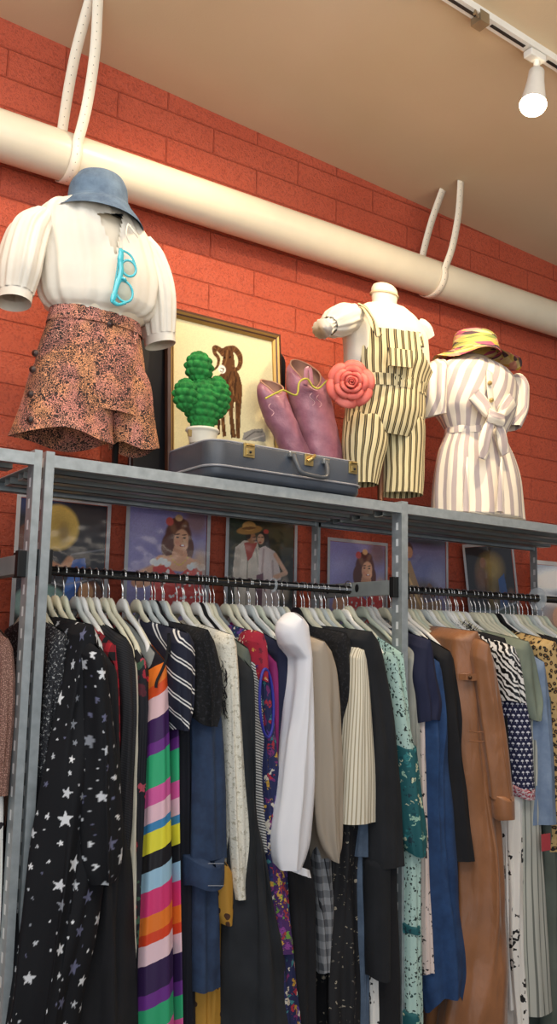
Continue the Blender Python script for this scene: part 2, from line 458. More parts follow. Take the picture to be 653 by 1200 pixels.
def woman(p, hx, hy, s, hair='#5a2a1c', skin='#d8a07e', dress='#c83a34', white='#e8e0dc', face_dir=1):
    """a generic smiling woman, head and shoulders, head centre hx,hy, size s"""
    f = face_dir
    p.ell(hx-.02*s*f, hy+.05*s, .19*s, .20*s, hair); p.ell(hx-.15*s*f, hy-.10*s, .11*s, .17*s, hair); p.ell(hx+.13*s*f, hy-.10*s, .08*s, .15*s, hair)
    p.ell(hx-.02*s, hy+.19*s, .15*s, .09*s, hair); p.ell(hx-.10*s, hy+.14*s, .04*s, .10*s, '#8a5a3c', .5, .5, .7); p.ell(hx+.06*s, hy+.19*s, .03*s, .08*s, '#8a5a3c', -.6, .5, .7)
    p.poly([(hx-.07*s, hy-.06*s), (hx+.09*s, hy-.08*s), (hx+.13*s, hy-.24*s), (hx-.12*s, hy-.24*s)], '#c98e6c')
    p.ell(hx, hy-.30*s, .30*s, .10*s, skin); p.ell(hx-.24*s, hy-.30*s, .10*s, .09*s, skin); p.ell(hx+.25*s, hy-.32*s, .09*s, .09*s, skin)
    p.ell(hx+.02*s*f, hy+.0*s, .105*s, .135*s, skin, -.25*f); p.ell(hx+.055*s*f, hy-.06*s, .07*s, .075*s, skin, -.25*f)
    p.ell(hx+.07*s*f, hy-.01*s, .035*s, .07*s, '#e6b592', 0, .6, .6); p.ell(hx-.03*s*f, hy-.05*s, .035*s, .03*s, '#d88a70', 0, .6, .7)
    for dx in (-.035, .065):
        p.ell(hx+dx*s*f, hy+.028*s, .022*s, .011*s, '#2a1512'); p.line([(hx+(dx-.03)*s*f, hy+.062*s), (hx+(dx+.028)*s*f, hy+.068*s)], .012*s, '#3a1c14')
    p.line([(hx+.03*s*f, hy+.02*s), (hx+.042*s*f, hy-.03*s)], .010*s, '#b87c5c')
    p.ell(hx+.04*s*f, hy-.075*s, .042*s, .018*s, '#a5231f'); p.ell(hx+.042*s*f, hy-.072*s, .030*s, .008*s, '#f6ece4')
    p.poly([(hx-.40*s, hy-.95*s), (hx-.36*s, hy-.36*s), (hx-.18*s, hy-.33*s), (hx, hy-.46*s), (hx+.16*s, hy-.33*s), (hx+.34*s, hy-.36*s), (hx+.40*s, hy-.95*s)], dress)
    rr = random.Random(3)
    for k in range(60):
        x, y = hx+rr.uniform(-.38, .38)*s, hy-rr.uniform(.38, .95)*s
        if abs(x-hx) > .12*s or y < hy-.5*s: p.ell(x, y, .017*s, .017*s, white)
    for k in range(5):
        p.ell(hx-(.36-.05*k)*s, hy-(.30+.02*math.sin(k*2))*s, .05*s, .035*s, white, .5); p.ell(hx+(.36-.05*k)*s, hy-(.32+.02*math.sin(k*2))*s, .05*s, .035*s, white, -.5)
    for k in range(9): p.ell(hx+(-.12+.03*k)*s, hy-(.22+.10*math.sin(PI*k/8))*s, .014*s, .014*s, '#d8b060')
def poster(pxs, label, scene, tilt=0.0, group=None):
    (xl, xr, pt, h) = pxs
    tl = P(xl, pt, YPO); tr_ = P(xr, pt+.16*(xr-xl)*0, YPO); w = tr_[0]-tl[0]; zt = tl[2]
    root = thing('art_poster', label, 'poster', (tl[0]+w/2, YPO, zt-h))
    nx, ny = 110, 150
    u = np.tile(np.linspace(0, 1, nx), ny); v = np.repeat(np.linspace(1, 0, ny), nx)
    asp = h/w
    p = Paint(u, v*asp, '#777777'); scene(p, asp)
    n2 = np.random.RandomState(5).rand(len(u))[:, None]; C = np.clip(p.C*1.35*(.9+.2*n2), 0, .95)
    def place(uu, vv, dy, m=0.0):
        x = (uu-.5)*w*(1+m); z = (vv-.5)*h*(1+m*w/h)
        k, q = math.cos(tilt), math.sin(tilt)
        yy = YPO+dy-.004*np.sin(PI*uu)*np.ones_like(vv)
        return np.stack([tl[0]+w/2+x*k-z*q, yy, zt-h/2+x*q+z*k], 1)
    Fs = grid_faces(ny, nx, False, True)
    build('print', place(u, v, 0), Fs, M_PRINT, root, True, col=C)
    uu = np.tile(np.linspace(0, 1, 8), 10); vv = np.repeat(np.linspace(1, 0, 10), 8)
    build('plastic_sleeve', place(uu, vv, -.006, .10), grid_faces(10, 8, False, True), M_SLEEVE, root, True)
    e = .05
    q = np.array([(-e, -e/asp), (1+e, -e/asp), (1+e, 1+e/asp), (-e, 1+e/asp)]); i_ = np.array([(-.005, -.004), (1.005, -.004), (1.005, 1.004), (-.005, 1.004)])
    allq = np.concatenate([q, i_]); V = place(allq[:, 0], allq[:, 1], -.0035)
    build('border', V, [(0, 1, 5, 4), (1, 2, 6, 5), (2, 3, 7, 6), (3, 0, 4, 7)], M_EDGE, root, False)
    return root

def sc_dancer(p, A):
    p.put(np.ones(len(p.U)), '#1e1c24'); p.ell(.15, A*.98, .3, .12, '#27365e', 0, .5); p.ell(.8, A*.85, .3, .15, '#3a3438', 0, .6)
    p.ell(.42, A*.80, .25, .25, '#c9ab57'); p.ell(.42, A*.82, .13, .15, '#8f7438', 0, .7, .6); p.ell(.5, A*.76, .06, .11, '#6a5530', 0, .5, .6)
    p.line([(.2, A*.55), (.5, A*.47), (.58, A*.55)], .10, '#c08a64'); p.ell(.10, A*.70, .13, .16, '#5c3526'); p.ell(.16, A*.68, .09, .12, '#c89672'); p.ell(.05, A*.50, .18, .15, '#8c8494')
    p.poly([(.48, A*.2), (.62, A*.56), (.76, A*.58), (.78, A*.5), (.62, A*.2)], '#2f5aa8'); p.ell(.62, A*.4, .16, .05, '#3f74c8', 1.0)
    p.ell(.28, A*.22, .30, .20, '#7fa29c'); p.ell(.2, A*.2, .2, .12, '#9dbab0', 0, .5)
    p.ell(.86, A*.27, .14, .19, '#6b3d22'); p.ell(.79, A*.31, .09, .11, '#c79468'); p.ell(.77, A*.22, .15, .07, '#b98044', .5); p.ell(.70, A*.18, .05, .05, '#3a2214')
    p.line([(.0, A*.42), (.5, A*.36), (1, A*.44)], .02, '#8b8d96', .5); p.line([(.6, A*.6), (1, A*.66)], .02, '#8b8d96', .5)
    p.ell(.4, A*.02, .6, .1, '#4a5a48', 0, .5)
def sc_rose_lady(p, A):
    p.put(np.ones(len(p.U)), '#8f89b8'); p.ell(.3, A*.9, .5, .3, '#8d86b8', 0, .7); p.ell(.2, A*.78, .14, .12, '#a39cc4', 0, .7, .7); p.ell(.55, A*.55, .3, .3, '#6c6494', 0, .7, .5); p.ell(.95, A*.45, .14, .28, '#b8a28e', 0, .6, .7)
    p.line([(.12, A*.38), (.5, A*.52), (.46, A*.30)], .12, '#cf9572'); p.ell(.2, A*.36, .16, .08, '#cf9572', .3)
    p.ell(.86, A*.92, .16, .18, '#8a5e40', 0, .4, .7)
    woman(p, .64, A*.73, .92)
    p.ell(.50, A*.88, .05, .05, '#c8524a'); p.ell(.62, A*.92, .05, .04, '#d8a878')
    p.ell(.93, A*.55, .08, .12, '#c9a78c', .2, .5, .8)
def sc_couple(p, A):
    p.put(np.ones(len(p.U)), '#2c2b24'); p.ell(.8, A*.85, .3, .2, '#5b5236', 0, .6); p.ell(.15, A*.9, .2, .2, '#35402f', 0, .6)
    rr = random.Random(6)
    for k in range(60): p.ell(rr.uniform(0, 1), rr.uniform(.25*A, A), rr.uniform(.02, .07), rr.uniform(.01, .04), rr.choice(['#3b3a26', '#4a4430', '#232821', '#5d5238', '#2e3428']), rr.uniform(-1, 1), .5, .8)
    p.poly([(.10, A*.70), (.22, A*.77), (.42, A*.77), (.52, A*.52), (.44, A*.06), (.13, A*.06), (.07, A*.5)], '#c9bdae')
    p.line([(.14, A*.66), (.12, A*.45), (.26, A*.36)], .09, '#b9ac9c'); p.line([(.28, A*.6), (.27, A*.1)], .02, '#8f8474'); p.line([(.40, A*.70), (.46, A*.5)], .02, '#a2978a')
    p.poly([(.22, A*.75), (.42, A*.76), (.34, A*.62), (.28, A*.58)], '#a8453a')
    p.ell(.33, A*.80, .065, .075, '#9c6a48'); p.ell(.36, A*.785, .03, .04, '#b07c58', 0, .5); p.ell(.28, A*.82, .04, .05, '#2a1c16'); p.line([(.35, A*.805), (.39, A*.81)], .012, '#2a1a12'); p.line([(.36, A*.772), (.40, A*.776)], .014, '#4a2a1e')
    p.ell(.30, A*.87, .19, .055, '#a87c40', .18); p.ell(.29, A*.905, .10, .06, '#c99c5a', .1); p.ell(.29, A*.885, .105, .02, '#7a5228', .15)
    p.ell(.51, A*.81, .085, .085, '#2c1d18'); p.ell(.57, A*.76, .05, .09, '#2c1d18'); p.ell(.47, A*.795, .052, .066, '#d0a080'); p.line([(.43, A*.81), (.46, A*.812)], .011, '#2a1512'); p.line([(.48, A*.815), (.51, A*.815)], .011, '#2a1512'); p.ell(.46, A*.765, .020, .010, '#a22a26'); p.ell(.55, A*.87, .04, .03, '#b8483e')
    p.poly([(.45, A*.71), (.54, A*.735), (.70, A*.69), (.80, A*.48), (.78, A*.06), (.40, A*.06), (.44, A*.4)], '#d2c2bc'); p.line([(.52, A*.7), (.50, A*.5), (.56, A*.3)], .03, '#b49c98'); p.line([(.66, A*.6), (.70, A*.2)], .03, '#b8a4a0')
    p.line([(.70, A*.66), (.88, A*.50), (.70, A*.45)], .06, '#cfa58a'); p.poly([(.42, A*.46), (.52, A*.48), (.50, A*.08), (.40, A*.08)], '#6a4450')
    for k in range(14): p.ell(.44+.026*k, A*(.12+.02*math.sin(k*2)), .02, .018, rr.choice(['#b04a3e', '#c98a4a', '#7a3a4a']))
    p.ell(.86, A*.34, .07, .16, '#a29482', 0, .4); p.ell(.1, A*.12, .12, .06, '#9a5a48', 0, .4); p.ell(.9, A*.12, .1, .06, '#8a6a4c', 0, .4)
def sc_pink_lady(p, A):
    sc_rose_lady(p, A)
def sc_gown(p, A):
    p.put(np.ones(len(p.U)), '#7b7396'); p.ell(.5, A*1.0, .7, .16, '#3a3038', 0, .4); p.ell(.62, A*.62, .4, .22, '#6f72a0', 0, .5); p.ell(.82, A*.55, .2, .2, '#9a97b2', 0, .6, .7)
    p.ell(.5, A*.42, .3, .18, '#55484e', 0, .4); p.poly([(.08, A*.7), (.22, A*.74), (.52, A*.3), (.5, 0), (.1, 0)], '#a98358'); p.ell(.16, A*.85, .12, .12, '#4b302a'); p.ell(.2, A*.82, .075, .09, '#c08c6c')
    p.poly([(.5, A*.3), (.9, A*.35), (.95, 0), (.4, 0)], '#9c7a5c'); p.line([(.2, A*.55), (.5, A*.2)], .04, '#d2ab6f'); p.ell(.66, A*.44, .07, .12, '#6f4a38', .5)
def sc_night(p, A):
    p.put(np.ones(len(p.U)), '#1e1a1c'); p.ell(.5, A*.74, .24, .20, '#9a8348', 0, .5); p.ell(.30, A*.66, .12, .2, '#6d4a34', 0, .5); p.ell(.34, A*.82, .06, .08, '#8c6248')
    p.poly([(.62, A*.3), (.64, A*.62), (.78, A*.68), (.84, A*.3)], '#2a4e86'); p.ell(.9, A*.42, .08, .1, '#6a4628', 0, .4); p.ell(.5, A*.18, .55, .16, '#6c7a70', 0, .6); p.ell(.7, A*.1, .25, .1, '#8fa2b0', 0, .6, .7); p.line([(0, A*.3), (.5, A*.27), (1, A*.34)], .03, '#a8b4c0', .7); p.ell(.5, A*.45, .12, .2, '#7a6434', 0, .5)
def sc_bright(p, A):
    p.put(np.ones(len(p.U)), '#9aa6b8'); p.ell(.5, A*.85, .6, .12, '#f0f4f8', .1, .5); p.ell(.8, A*.7, .4, .07, '#586070', .1, .6); p.ell(.3, A*.58, .5, .06, '#eef2f8', -.1, .5)
    p.ell(.4, A*.3, .26, .24, '#9c8478', 0, .5); p.ell(.4, A*.4, .1, .12, '#c29a80'); p.ell(.8, A*.3, .25, .2, '#6e6a86', 0, .6)
HP = .40
poster((25, 126, 583, .42), 'night-scene poster in a clear sleeve, behind the pair of adjoining uprights', sc_dancer)
poster((153, 243, 590, .40), 'lavender poster of a smiling woman in red, between two other posters over the striped dress', sc_rose_lady)
poster((269, 345, 602, .40), 'dark poster of an embracing couple, man in straw hat', sc_couple)
poster((387, 451, 634, .38), 'lavender poster of a smiling woman, just left of the single upright', sc_pink_lady)
poster((468, 522, 626, .40), 'faded purple poster half hidden by the single upright', sc_gown)
poster((549, 603, 637, .40), 'crooked dark poster hanging tilted above the crowded right rail', sc_night, .13)
poster((626, 690, 661, .40), 'glaring pale poster cut by the right edge beside the rear upright', sc_bright)
# ================================================================ SHELVING
t = NT('galvanised_steel'); v = t.obj()
n1 = t.noise(v, 35, 4, .6); vo = t.vor(v, 60)
M_STEEL = t.done(t.ramp(n1, [(.3, rgba('#a3abad')), (.7, rgba('#b6bec0'))]), t.ramp(n1, [(.3, (.30,)*3+(1,)), (.7, (.5,)*3+(1,))]), .4, n1, .08, .001)
t = NT('slotted_steel'); v = t.obj(); sp = t.n('ShaderNodeSeparateXYZ', {0: v})
def band(lo, hi): return t.m_('MULTIPLY', t.gt(sp.outputs[1], lo), t.m_('LESS_THAN', sp.outputs[1], hi))
slot = t.m_('MULTIPLY', t.m_('ADD', band(.014, .026), band(YB-YF-.026, YB-YF-.014)), t.m_('LESS_THAN', t.m_('FRACT', t.m_('DIVIDE', sp.outputs[2], .0535)), .45))
M_POST = t.done(t.mix(slot, t.ramp(t.noise(v, 30, 4), [(.3, rgba('#a0a8aa')), (.7, rgba('#b8c0c2'))]), (.9, .92, .9, 1)), .42, t.m_('SUBTRACT', .5, t.m_('MULTIPLY', slot, .4)))
M_STEEL_D = plain('dull_steel', '#a2a6a2', .45, .25, weave=40, bstr=.1)
M_TAB = plain('bright_tab', '#e6e8e6', .4, .3, weave=40, bstr=.05)
M_RAIL = plain('dark_chrome', '#4b4a4a', .22, .9, weave=30, bstr=.03)
M_BLACK = plain('black_bracket', '#161616', .5, .2, weave=60, bstr=.1)
ZS = P(64, 532.8, YF)[2]; ZS = (ZS+P(653, 616, YF)[2])/2          # top of the shelves
LIP = .031
XA0, XA1 = XAT(40.5, YF, ZS), XAT(49.5, YF, ZS)
XB0, XB1 = XAT(54, YF, ZS), XAT(64, YF, ZS)
XC0, XC1 = XAT(470.5, YF, ZS), XAT(477.5, YF, ZS)
XD0 = XC1+(XC0-XB1); XD1 = XD0+.022
XL0 = XA0-(XC0-XB1)
ZR = (P(67, 673.3, YR)[2]+P(420, 689, YR)[2])/2                     # clothes rail height
ZR2 = (P(487, 694.5, YR)[2]+P(653, 701, YR)[2])/2

def upright(root, x0, x1, side, y0, y1, ztop=None):
    """slotted angle post: front flange x0..x1 and a web running back on one side"""
    zt = ztop or ZS+.008
    mb = MB()
    g = .0025
    front = y0 < YR
    yf_ = y0 if front else y1
    mb.box((x0, yf_-g if front else yf_, 0), (x1, yf_ if front else yf_+g, zt))
    xw = x0 if side < 0 else x1-g
    mb.box((xw, y0, 0), (xw+g, y1, zt))
    o = mb.out('post', M_POST, root)
def shelf(root, x0, x1):
    mb = MB(); z = ZS
    mb.box((x0, YF, z-.0025), (x1, YB, z))
    mb.box((x0, YF-.002, z-LIP), (x1, YF, z)); mb.box((x0, YF, z-LIP), (x1, YF+.020, z-LIP+.002)); mb.box((x0, YF+.018, z-LIP), (x1, YF+.020, z-LIP+.014))
    mb.box((x0, YB, z-LIP), (x1, YB+.002, z)); mb.box((x0, YB-.02, z-LIP), (x1, YB, z-LIP+.002)); mb.box((x0, YB-.020, z-LIP), (x1, YB-.018, z-LIP+.014))
    mb.out('shelf_panel', M_STEEL, root)
    mb = MB()
    for yy in (YF+.13, YF+.25, YF+.36):
        mb.box((x0+.01, yy, z-.024), (x1-.01, yy+.045, z-.022)); mb.box((x0+.01, yy, z-.024), (x1-.01, yy+.002, z-.003)); mb.box((x0+.01, yy+.043, z-.024), (x1-.01, yy+.045, z-.003))
    mb.out('stiffener', M_STEEL_D, root)
def rail(root, x0, x1, z, lx, rx):
    mb = MB().tube([(x0, YR, z), (x1, YR, z)], .0135, 20); r = mb.out('clothes_rail', M_RAIL, root, True)
    for xx, s in ((lx, 1), (rx, -1)):
        if xx is None: continue
        m = MB().box((xx, YR-.028, z-.024), (xx+s*.024, YR+.028, z+(.045 if xx < 1.5 else .016)), .003); m.out('rail_bracket', M_BLACK, r)
def sidebar(root, x, z, s=1):
    w = .016
    mb = MB().box((x, YF+.03, z-.024), (x+w, YB-.02, z+.024), .002); b = mb.out('side_beam', M_STEEL_D, root)
    for yy in (YF+.20, YF+.36):
        m = MB(); a = np.linspace(0, 2*PI, 17)[:-1]
        m.add([(x-.0008, yy+.010*math.cos(k), z+.004+.014*math.sin(k)) for k in a], [tuple(range(16))])
        m.out('beam_hole', M_DARK, b)
    MB().box((x-.004, YF+.012, z-.032), (x+w+.004, YF+.034, z+.034), .002).out('beam_clip', M_BLACK, b)

u1 = thing('shelving_unit', 'galvanised steel shelving unit with a clothes rail, carrying the suitcase and torsos', 'shelving', (XB0, YF, 0))
upright(u1, XB0, XB1, -1, YF, YF+.04); upright(u1, XB0, XB1, -1, YB-.04, YB)
upright(u1, XC0, XC1, -1, YF, YF+.045); upright(u1, XC0, XC1+.012, -1, YB-.035, YB)
upright(u1, XD0, XD1, -1, YF, YF+.04); upright(u1, XD0, XD1+.01, -1, YB-.035, YB)
shelf(u1, XB1, XC0); shelf(u1, XC1, XD0)
for xx_, z_ in ((XC1, ZR2), (XB1, ZR)): MB().box((xx_-.001, YF+.004, z_-.05), (xx_+.012, YF+.03, z_+.035), .002).out('beam_clip', M_BLACK, u1)
rail(u1, XB1-.004, XC0, ZR, XB1, None); rail(u1, XC1, XD0, ZR2, XC1, None)
sidebar(u1, XC0-.018, P(440, 691, YF+.16)[2])
sidebar(u1, XB0, ZR)
u2 = thing('shelving_unit', 'galvanised steel shelving unit cut by the left edge, beside the patterned shorts', 'shelving', (XL0, YF, 0))
upright(u2, XA0, XA1, -1, YF, YF+.04); upright(u2, XA0, XA1, -1, YB-.04, YB); upright(u2, XL0, XL0+.02, 1, YF, YF+.04); upright(u2, XL0, XL0+.02, 1, YB-.04, YB)
shelf(u2, XL0+.02, XA0); rail(u2, XL0, XA0, ZR, None, XA0); sidebar(u2, XA0-.018, P(13, 667, YF+.2)[2])
# ================================================================ THINGS ON TOP OF THE SHELVES
def rowx(py, pxl, pxr, y, pxc=None):
    """photo row -> (z, xl, xr) at distance y; z taken at the middle column"""
    c = P(pxc if pxc is not None else (pxl+pxr)/2, py, y)
    return c[2], XAT(pxl, y, c[2]), XAT(pxr, y, c[2])
def solid(rows, yc, ratio=.7, n=64, m=70, power=2.0, fold=0.0, folds=9, seed=1, grow=0.0, caps=(True, True), front=1.0, z0=None):
    """upright body of elliptical sections that has the given outline; rows = (py, pxl, pxr[, y])"""
    R = []
    for r in rows:
        y = r[3] if len(r) > 3 else yc
        z, xl, xr = rowx(r[0], r[1], r[2], y)
        k = ((xl+xr)/2)/y; hw = (xr-xl)/2+grow
        rr = r[4] if len(r) > 4 else ratio
        R.append((z, (xl+xr)/2, y, hw/math.sqrt(1+(rr*k)**2), rr))
    R.sort(); A = np.array(R)
    zq = np.linspace(A[-1, 0], A[0, 0], m)
    cx, cyy, rx, ra = [crom(A[:, 0], A[:, i], zq) for i in (1, 2, 3, 4)]
    rs = np.random.RandomState(seed); ph = rs.rand(8)*6.28
    th = np.linspace(0, 2*PI, n+1)[:-1]           # 0 = +x, -pi/2 = front (-y)
    c, s = np.cos(th), np.sin(th)
    e = 2/power
    ux = np.sign(c)*np.abs(c)**e; uy = np.sign(s)*np.abs(s)**e
    t = np.linspace(0, 1, m)[:, None]
    d = 0
    if fold:
        d = fold*(np.sin(folds*th+ph[0]+1.5*t)*.5+np.sin((folds*1.7//1)*th+ph[1]-2*t)*.3+np.sin(3*th+7*t+ph[2])*.3)
        d = d*np.ones((m, 1))
    X = cx[:, None]+(rx[:, None]+d)*ux; Y = cyy[:, None]+(rx[:, None]*ra[:, None]+d)*uy*np.where(uy < 0, front, 1.0)
    Z = np.repeat(zq[:, None], n, 1)
    V = np.stack([X, Y, Z], 2).reshape(-1, 3); Fs = grid_faces(m, n, True, True)
    if caps[0]: Fs.append(tuple(range(n))[::-1] if False else tuple(range(n)))
    if caps[1]: Fs.append(tuple(range((m-1)*n, m*n))[::-1])
    # uv: metres around from the front, height
    ref = rx.max()*(1+ratio)/2
    u = ((th+PI/2+PI) % (2*PI)-PI)*ref
    uv = np.stack([np.tile(u, m), Z.ravel()], 1)
    return V, Fs, uv
def limb(cent, ra, rb, a_dir=(1, 0, 0), n=36, m=40, fold=0.0, folds=9, seed=1, cap=False):
    """tube through 3-D centres with two radii per centre (a along a_dir-ish, b across)"""
    k = np.linspace(0, len(cent)-1, m); idx = np.arange(len(cent))
    C = np.stack([crom(idx, np.array(cent)[:, i], k) for i in range(3)], 1)
    A = crom(idx, ra, k); B = crom(idx, rb, k)
    T = np.gradient(C, axis=0); T /= np.linalg.norm(T, axis=1)[:, None]
    rs = np.random.RandomState(seed); ph = rs.rand(4)*6.28; rows = []; uv = []
    s = np.concatenate([[0], np.cumsum(np.linalg.norm(np.diff(C, axis=0), axis=1))])
    th = np.linspace(0, 2*PI, n+1)[:-1]
    for i in range(m):
        a = np.array(a_dir, float); a = a-T[i]*(a@T[i]); a /= np.linalg.norm(a); b = np.cross(T[i], a)
        w = math.sin(PI*min(1, i/(m-1)))**.5 if fold else 0
        d = fold*(np.sin(folds*th+ph[0])*.6+np.sin(folds*1.6//1*th+ph[1]+i*.05)*.4)*(.4+.6*w) if fold else 0
        rows.append(C[i]+np.outer((A[i]+d)*np.cos(th), a)+np.outer((B[i]+d)*np.sin(th), b))
        uv += [(q*(A[i]+B[i])/2, s[i]) for q in th]
    Fs = grid_faces(m, n, True, True)
    if cap: Fs += [tuple(range(n)), tuple(range((m-1)*n, m*n))[::-1]]
    return np.concatenate(rows), Fs, np.array(uv)
def cut(V, Fs, pred):
    """drop the faces whose centre answers pred"""
    return [f for f in Fs if not pred(V[list(f)].mean(0))]
def pxof(p):
    v = MC @ (np.asarray(p)-CAM); return 326.5+F*v[0]/v[2], 600-F*v[1]/v[2]
def m_at(px, py, y): return np.linalg.norm(P(px+1, py, y)-P(px, py, y))
def disc(c, nrm, r, h, n=20, dome=.4):
    """a small round button facing nrm"""
    c = np.array(c, float); nrm = np.array(nrm, float); nrm /= np.linalg.norm(nrm)
    return tube([c-nrm*h*.2, c+nrm*h*.5, c+nrm*h*.9, c+nrm*h, c+nrm*h*.7, c+nrm*h*.7], [r, r, r*.9, r*.72, r*.6, .0005], n, True)

M_FORM = plain('cream_mannequin', '#e0d4be', .5, weave=200, bstr=.1, vary=.04)
M_WHITE = plain('white_cotton', '#ddd6c8', .85, weave=700, bstr=.3, vary=.04)
M_DENIM = None
def denim(name, c, c2, rough=.85):
    t = NT(name); v = t.obj()
    w = t.n('ShaderNodeTexWave', {'Vector': v, 'Scale': 260.0, 'Distortion': 3.0}); nz = t.noise(v, 18, 4, .65)
    cc = t.mix(t.ramp(nz, [(.35, (0, 0, 0, 1)), (.7, (1, 1, 1, 1))]), rgba(c), rgba(c2))
    cc = t.mix(t.m_('MULTIPLY', w.outputs[1], .22), cc, rgba('#10141c'))
    return t.done(cc, rough, 0, w.outputs[1], .25, .001)
YM = 2.45
# ---------------------------------------------------------------- torso with denim bucket hat
V, Fs, uv = solid([(232, 92, 122), (250, 84, 132), (262, 62, 158), (285, 48, 174), (330, 47, 182), (358, 50, 180), (390, 66, 152), (430, 50, 162), (462, 46, 164), (478, 60, 150)], YM, .66, grow=-.008)
mq = thing('mannequin_torso', 'headless torso form dressed in the white blouse and patterned shorts', 'mannequin', (V[:, 0].mean(), YM, ZS))
build('torso', V, Fs, M_FORM, mq, True)
zb = ZS
MB().tube([(V[-1][0]-.0, YM+.05, ZS+.004), (V[-1][0], YM+.05, V[-1][2]+.05)], .010, 14).out('stand_pole', M_DARK, mq, True)
a_ = np.linspace(0, 2*PI, 33)[:-1]
MB().tube([(V[-1][0], YM+.05, ZS), (V[-1][0], YM+.05, ZS+.008), (V[-1][0], YM+.05, ZS+.012)], [.10, .10, .03], 32).out('stand_base', M_DARK, mq, True)

bl = thing('blouse', 'white puff-sleeved cotton blouse tucked into patterned shorts, sunglasses hooked on its neckline', 'blouse', (V[:, 0].mean(), YM, ZS+.3))
V, Fs, uv = solid([(241, 84, 128), (247, 60, 152), (262, 45, 169), (290, 40, 181), (330, 43, 188), (356, 45, 184), (367, 51, 174), (372, 60, 160), (380, 64, 157), (394, 66, 154)], YM, .66, n=150, m=120, fold=.006, folds=15, seed=4, caps=(False, False))
def vneck(c):
    x, y = pxof(c); return c[1] < YM and 250 < y < 300 and abs(x-(131+(y-262)*.12)) < (300-y)*.30
build('bodice', V, cut(V, Fs, vneck), M_WHITE, bl, True)
def puff(cs, ra, rb, seed, cuff):
    V, Fs, uv = limb(cs, ra, rb, (0, 1, 0), n=80, m=40, fold=.006, folds=12, seed=seed)
    s = build('sleeve', V, Fs, M_WHITE, bl, True)
    d = np.array(cs[-1])-np.array(cs[-2]); d /= np.linalg.norm(d); e = np.array(cs[-1])
    V, Fs, uv = limb([e-d*.004, e+d*.012, e+d*.026], [cuff[0]]*3, [cuff[1]]*3, (0, 1, 0), n=48, m=8)
    build('cuff', V, Fs, M_WHITE, s, True)
c1, c2, c3, c4 = P(49, 255, YM), P(33, 277, YM-.01), P(22, 315, YM-.02), P(17, 345, YM-.02)
puff([c1, c2, c3, c4], [.05, .080, .092, .070], [.035, .055, .056, .048], 3, (.068, .047))
c1, c2, c3, c4 = P(164, 284, YM), P(174, 310, YM-.0), P(183, 350, YM-.01), P(187, 395, YM-.01)
puff([c1, c2, c3, c4], [.05, .075, .085, .066], [.03, .045, .048, .041], 5, (.064, .041))
for k, (q1, q2) in enumerate((((148, 262), (152, 285)), ((156, 264), (162, 279)))):
    MB().tube(bez([P(150, 262, YM-.128), P((q1[0]+q2[0])/2-2, (q1[1]+q2[1])/2, YM-.14), P(*q2, YM-.135)], 10), .0025, 6).out('tie', M_WHITE, bl, True)

# shorts
t = NT('squiggle_print'); vec = t.obj()
wob = t.n('ShaderNodeTexNoise', {'Vector': vec, 'Scale': 95.0, 'Detail': 1.0, 'Roughness': .4})
ban = t.m_('ABSOLUTE', t.m_('SUBTRACT', t.m_('FRACT', t.m_('MULTIPLY', wob.outputs[0], 6.0)), .5))
big = t.noise(vec, 11, 2, .4); big2 = t.noise(vec, 15, 1, .4)
thr = t.m_('ADD', .295, t.m_('MULTIPLY', t.ramp(big, [(.49, (0, 0, 0, 1)), (.51, (1, 1, 1, 1))]), -.13))
gr = t.ramp(big2, [(.35, rgba('#d79568')), (.6, rgba('#c98375')), (.8, rgba('#dc9e84'))])
M_SQUIG = t.done(t.mix(t.gt(ban, thr), gr, rgba('#33231f')), .85, 0, t.noise(vec, 600), .2, .001)
M_SQUIN = plain('shorts_lining', '#a9543f', .9)
M_BUTTON = plain('dark_button', '#3a2723', .4, weave=60, bstr=.1)
sh = thing('shorts', 'high-waisted wide shorts with salmon and black squiggle print and side buttons', 'shorts', (world_loc(mq)[0], YM, ZS+.02))
V, Fs, uv = solid([(382, 57, 163), (400, 50, 166), (425, 42, 169), (448, 38, 170), (486, 40, 168)], YM, .60, n=120, m=60, fold=.0018, folds=7, seed=2, caps=(False, False))
build('hip_panel', V, Fs, M_SQUIG, sh, True)
V, Fs, uv = solid([(371, 60, 161), (376, 59, 162), (388, 56, 164)], YM, .62, n=100, m=10, grow=.007, caps=(False, False)); build('waistband', V, Fs, M_SQUIG, sh, True)
def leg(rows, seed, rat):
    V, Fs, uv = solid(rows, YM, rat, n=90, m=60, power=2.5, fold=.003, folds=5, seed=seed, caps=(False, False))
    z = V[:, 2]; lo = z.min(); w = np.clip(1-(z-lo)/.12, 0, 1)
    V[:, 2] += w*(.010*np.sin(np.arctan2(V[:, 1]-YM, V[:, 0]-V[:, 0].mean())*3+seed))
    o = build('leg_panel', V, Fs, M_SQUIG, sh, True)
leg([(418, 50, 122), (440, 35.5, 129), (475, 26, 129), (500, 17, 129), (515, 10, 130)], 1, .80)
leg([(425, 102, 162), (450, 112, 174), (485, 121, 178), (510, 126, 181), (527, 128, 184)], 2, 1.0)
for px, py in ((40, 414), (37, 433), (34.5, 462), (34, 492)):
    p = P(px+1.5, py, YM-.075); MB().add(*disc(p, (-.8, -.6, 0), .0095, .006)).out('button', M_BUTTON, sh, True)
p = P(129, 380, YM-.135); MB().add(*disc(p, (0, -1, 0), .009, .006)).out('button', M_BUTTON, sh, True)
for px, yy in ((83, YM-.12), (159, YM-.06)):
    a, b = P(px, 366+(px-60)*.16, yy-.012), P(px-1, 388+(px-60)*.16, yy-.016)
    MB().tube([a, (a+b)/2+np.array([0, -.004, 0]), b], .008, 8, True, (1, .35), (1, 0, 0)).out('belt_loop', M_SQUIG, sh, True)

